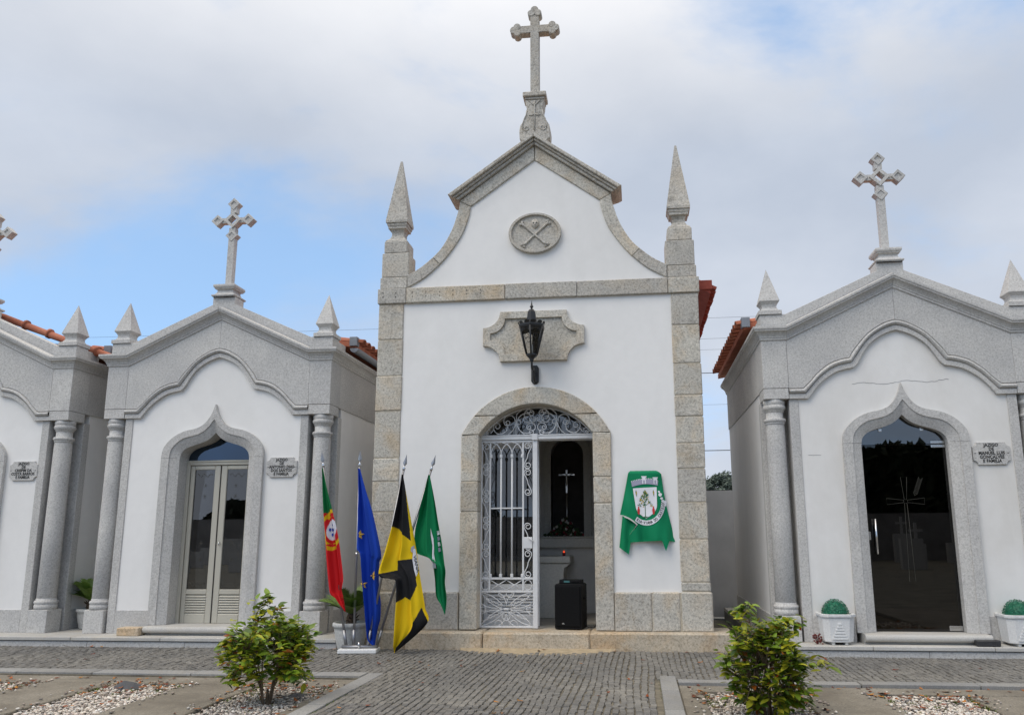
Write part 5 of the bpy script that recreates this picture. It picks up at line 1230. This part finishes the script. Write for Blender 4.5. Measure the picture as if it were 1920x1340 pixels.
# ------------------------------------------------------------------ camellia shrubs
LM = []
for k in range(10):
    ln = .064+.003*k; wv = ln*rnd.uniform(.24, .30); cu_ = rnd.uniform(.05, .35); fo_ = rnd.uniform(.15, .5); V = []
    prof = [(0, .0), (.18, .62), (.42, 1.0), (.70, .78), (.90, .30), (1.0, 0)]
    for t, wd_ in prof:
        z = -cu_*ln*t*t; 
        V += [(-wv*wd_, ln*t, z+fo_*wv*wd_), (0, ln*t, z), (wv*wd_, ln*t, z+fo_*wv*wd_)]
    F = []
    for i in range(5):
        a = 3*i; F += [(a, a+1, a+4, a+3), (a+1, a+2, a+5, a+4)]
    LM.append((V, F))
def leaf_mesh(k, mat):
    me = bpy.data.meshes.new('leaf'); me.from_pydata(LM[k][0], [], LM[k][1]); me.materials.append(MATS[mat]); me.polygons.foreach_set('use_smooth', [True]*10); return me
LEAVES = {m: [leaf_mesh(k, m) for k in range(10)] for m in ('leaf_dark', 'leaf_mid', 'leaf_yellow', 'leaf_orange')}
def shrub(loc, label, seed, rx, zc, rz, shoots, low):
    r2 = random.Random(seed); p = thing('camellia_shrub', loc, label, 'shrub', 'young camellia shrubs in the beds')
    br = []; ends = []
    stems = [(r2.uniform(0, 6.28), r2.uniform(.2, .6)) for i in range(9)]
    for a, k in stems:
        e = Vector((rx*k*math.cos(a), rx*k*math.sin(a), zc)); br.append(([Vector((.02*math.cos(a), .02*math.sin(a), -.04)), Vector((.05*math.cos(a), .05*math.sin(a), zc*.35)), e], [.009, .007, .004])); ends.append((e, Vector((math.cos(a)*.4, math.sin(a)*.4, 1))))
    tips = []
    for i in range(235):
        u = r2.uniform(-.9 if low else -.75, 1); a = r2.uniform(0, 6.28); c = math.sqrt(1-u*u); k = r2.uniform(.62, 1.0)**.6
        bumpy = 1+.18*math.sin(3*a+seed)+.14*math.sin(5*u*2+a*2)
        e = Vector((rx*k*c*math.cos(a)*bumpy, rx*k*c*math.sin(a)*bumpy, zc+rz*k*u*bumpy)); s = min(ends, key=lambda q: (q[0]-e).length)[0]
        br.append(([s, s.lerp(e, .5)+Vector((0, 0, .015)), e], [.004, .003, .002])); tips.append((e, (e-Vector((0, 0, zc*.5))).normalized()))
    for (x, y, z) in shoots:
        e = Vector((x, y, z)); s = min(tips, key=lambda q: (q[0]-e).length)[0]; br.append(([s, s.lerp(e, .6)+Vector((.005, 0, .01)), e], [.004, .003, .002]))
        for k in range(3): tips.append((s.lerp(e, .55+.22*k), (e-s).normalized()))
    tubes('stems', br, 'bark', p, 5)
    tubes('trunk', [([Vector((0, 0, -.06)), Vector((.008, .0, .04)), Vector((.0, .01, .12))], [.018, .014, .009])], 'bark', p, 7)
    lv = []
    for e, d in tips:
        for k in range(r2.randint(6, 9)):
            a = r2.uniform(0, 6.28); o = Vector((r2.gauss(0, .028), r2.gauss(0, .028), r2.gauss(0, .024)))
            dr_ = (d*.55+Vector((math.cos(a), math.sin(a), r2.uniform(-.45, .5)))).normalized(); lv.append((e+o-d*.02, dr_))
    lv.sort(key=lambda q: -(q[0].z*.8-q[0].y*1.0+ (q[0]-Vector((0, 0, zc))).length))
    def pick():
        q = r2.random(); return 'leaf_dark' if q < .20 else 'leaf_mid' if q < .66 else 'leaf_yellow' if q < .965 else 'leaf_orange'
    def mtx(pos_, d):
        up = Vector((r2.uniform(-.5, .5), r2.uniform(-.5, .3), 1)); x = d.cross(up).normalized(); z = x.cross(d).normalized(); return Matrix((x, d, z)).transposed().to_4x4()
    SV, SF, SM = [], [], []
    for i, (q, d) in enumerate(lv):
        m = mtx(q, d); s = r2.uniform(.68, 1.1); k = r2.randrange(10); mt = pick()
        if i < 300:
            o = bpy.data.objects.new('leaf', LEAVES[mt][k]); link(o); o.parent = p; m2 = m.copy(); m2.translation = q; o.matrix_local = m2 @ Matrix.Scale(s, 4)
        else:
            o_ = len(SV); SV += [tuple(q+(m.to_3x3() @ (Vector(v)*s))) for v in LM[k][0]]; SF += [tuple(a+o_ for a in f) for f in LM[k][1]]; SM += [('leaf_dark', 'leaf_mid', 'leaf_yellow', 'leaf_orange').index(mt)]*10
    ob = mesh('foliage', SV, SF, None, p, True, kind='stuff')
    for mname in ('leaf_dark', 'leaf_mid', 'leaf_yellow', 'leaf_orange'): ob.data.materials.append(MATS[mname])
    ob.data.polygons.foreach_set('material_index', SM)
    return p
shrub((-1.70, -2.93, -.05), 'green and yellow camellia shrub in the bed left of the path', 11, .32, .385, .27, [(-.10, .0, .74), (-.03, .03, .80), (.02, .05, .72), (.30, 0, .55), (-.33, -.05, .45)], False)
shrub((2.03, -3.02, -.05), 'yellowish camellia shrub in the bed right of the path', 23, .27, .33, .33, [(-.16, .02, .74), (-.13, .03, .70), (.15, .0, .66), (.24, 0, .62), (.42, 0, .36)], True)

# ------------------------------------------------------------------ behind the buildings
bw = struct(box('boundary_wall', -14, 12, 4.05, 4.25, -.05, 1.92, 'back_wall_shaded', None, bev=0))
tag(bw, 'plain shaded white boundary wall behind the chapel', 'wall')
del bw['kind']
def far_tree(loc, label, rx, rz, n, ls, mat, seed, h):
    r2 = random.Random(seed); p = thing('far_tree', loc, label, 'tree')
    tube('trunk', [(0, 0, -.1), (.1, 0, h*.5), (0, .1, h)], [.22, .16, .05], 'bark', p, 8)
    cl = [(Vector((r2.gauss(0, rx*.5), r2.gauss(0, rx*.4), h+r2.uniform(-.6, 1)*rz)), r2.uniform(.22, .45)*rx) for i in range(26)]
    V, F = [], []
    for i in range(n):
        c, r_ = r2.choice(cl); d = Vector((r2.gauss(0, 1), r2.gauss(0, 1), r2.gauss(0, .8))).normalized()*r_*r2.uniform(.5, 1); q = c+d; a = Vector((r2.gauss(0, 1), r2.gauss(0, 1), r2.gauss(0, 1))).normalized(); b_ = a.orthogonal().normalized(); s = ls*r2.uniform(.6, 1.3); o = len(V)
        V += [q-a*s, q+b_*s*.5, q+a*s, q-b_*s*.5]; F.append((o, o+1, o+2, o+3))
    mesh('crown', V, F, mat, p)
far_tree((6.15, 40, 0), 'dark bushy tree showing above the wall between chapel and mausoleum', 1.1, 1.1, 4200, .11, 'far_foliage_hazed', 2, 3.7)
for i, (z0, z1, r_, lb) in enumerate(((7.08, 6.98, .0035, 'topmost thin overhead cable behind the buildings'), (6.40, 6.58, .0035, 'second overhead cable from the top behind the buildings'), (6.20, 6.27, .003, 'third overhead cable from the top, faint'), (5.60, 5.65, .010, 'thick dark overhead cable level with the roof tiles'), (4.75, 4.80, .003, 'faint overhead cable below the roof eave'), (3.50, 3.56, .011, 'lowest thick dark overhead cable above the boundary wall'))):
    tag(tube('overhead_cable', [(-34+68*k/16, 12+i*.2, z0+(z1-z0)*(k/16)+.25*((k/8-1)**2)-.03) for k in range(17)], r_, 'cable_black', None, 5), lb, 'cable', 'overhead cables')
# what the glass doors mirror: the far side of the cemetery, behind the camera
hw = struct(box('cemetery_wall', -60, 60, -34.3, -34, -.1, 2.3, 'far_wall', None, bev=0)); tag(hw, 'long grey wall across the cemetery, seen only mirrored in the glass', 'wall'); del hw['kind']
r2 = random.Random(3); V, F = [], []
bm = bmesh.new()
for i in range(90):
    x, y, h, wd_ = r2.uniform(-40, 40), r2.uniform(-32, -17), r2.uniform(.5, 1.5), r2.uniform(.25, .5)
    bm_box(bm, x-wd_, x+wd_, y-.15, y+.15, -.1, h)
    if r2.random() < .5: bm_box(bm, x-.05, x+.05, y-.05, y+.05, h+.001, h+.8); bm_box(bm, x-.25, x+.25, y-.045, y+.045, h+.45, h+.55)
fg = from_bm(bm, 'far_graves', 'granite_new', None, kind='stuff'); fg['label'] = 'rows of gravestones across the cemetery, mirrored in the glass doors'; fg['category'] = 'graves'
for i in range(30000):
    x = r2.uniform(-50, 50); top = 5.8+.25*math.sin(x*1.3) if 6 < x < 30 else 2.2+.7*math.sin(x*.5)+.5*math.sin(x*1.3); q = Vector((x, -36+r2.uniform(-1.5, 1.0), top*r2.random()**.7)); a = Vector((r2.gauss(0, 1), r2.gauss(0, 1), r2.gauss(0, 1))).normalized(); b_ = a.orthogonal().normalized(); s = r2.uniform(.3, .6); o = len(V)
    V += [q-a*s, q+b_*s*.6, q+a*s, q-b_*s*.6]; F.append((o, o+1, o+2, o+3))
wo_ = mesh('far_wood', V, F, 'far_foliage_dark', None, kind='stuff'); wo_['label'] = 'dark belt of trees behind the far cemetery wall'; wo_['category'] = 'wood'
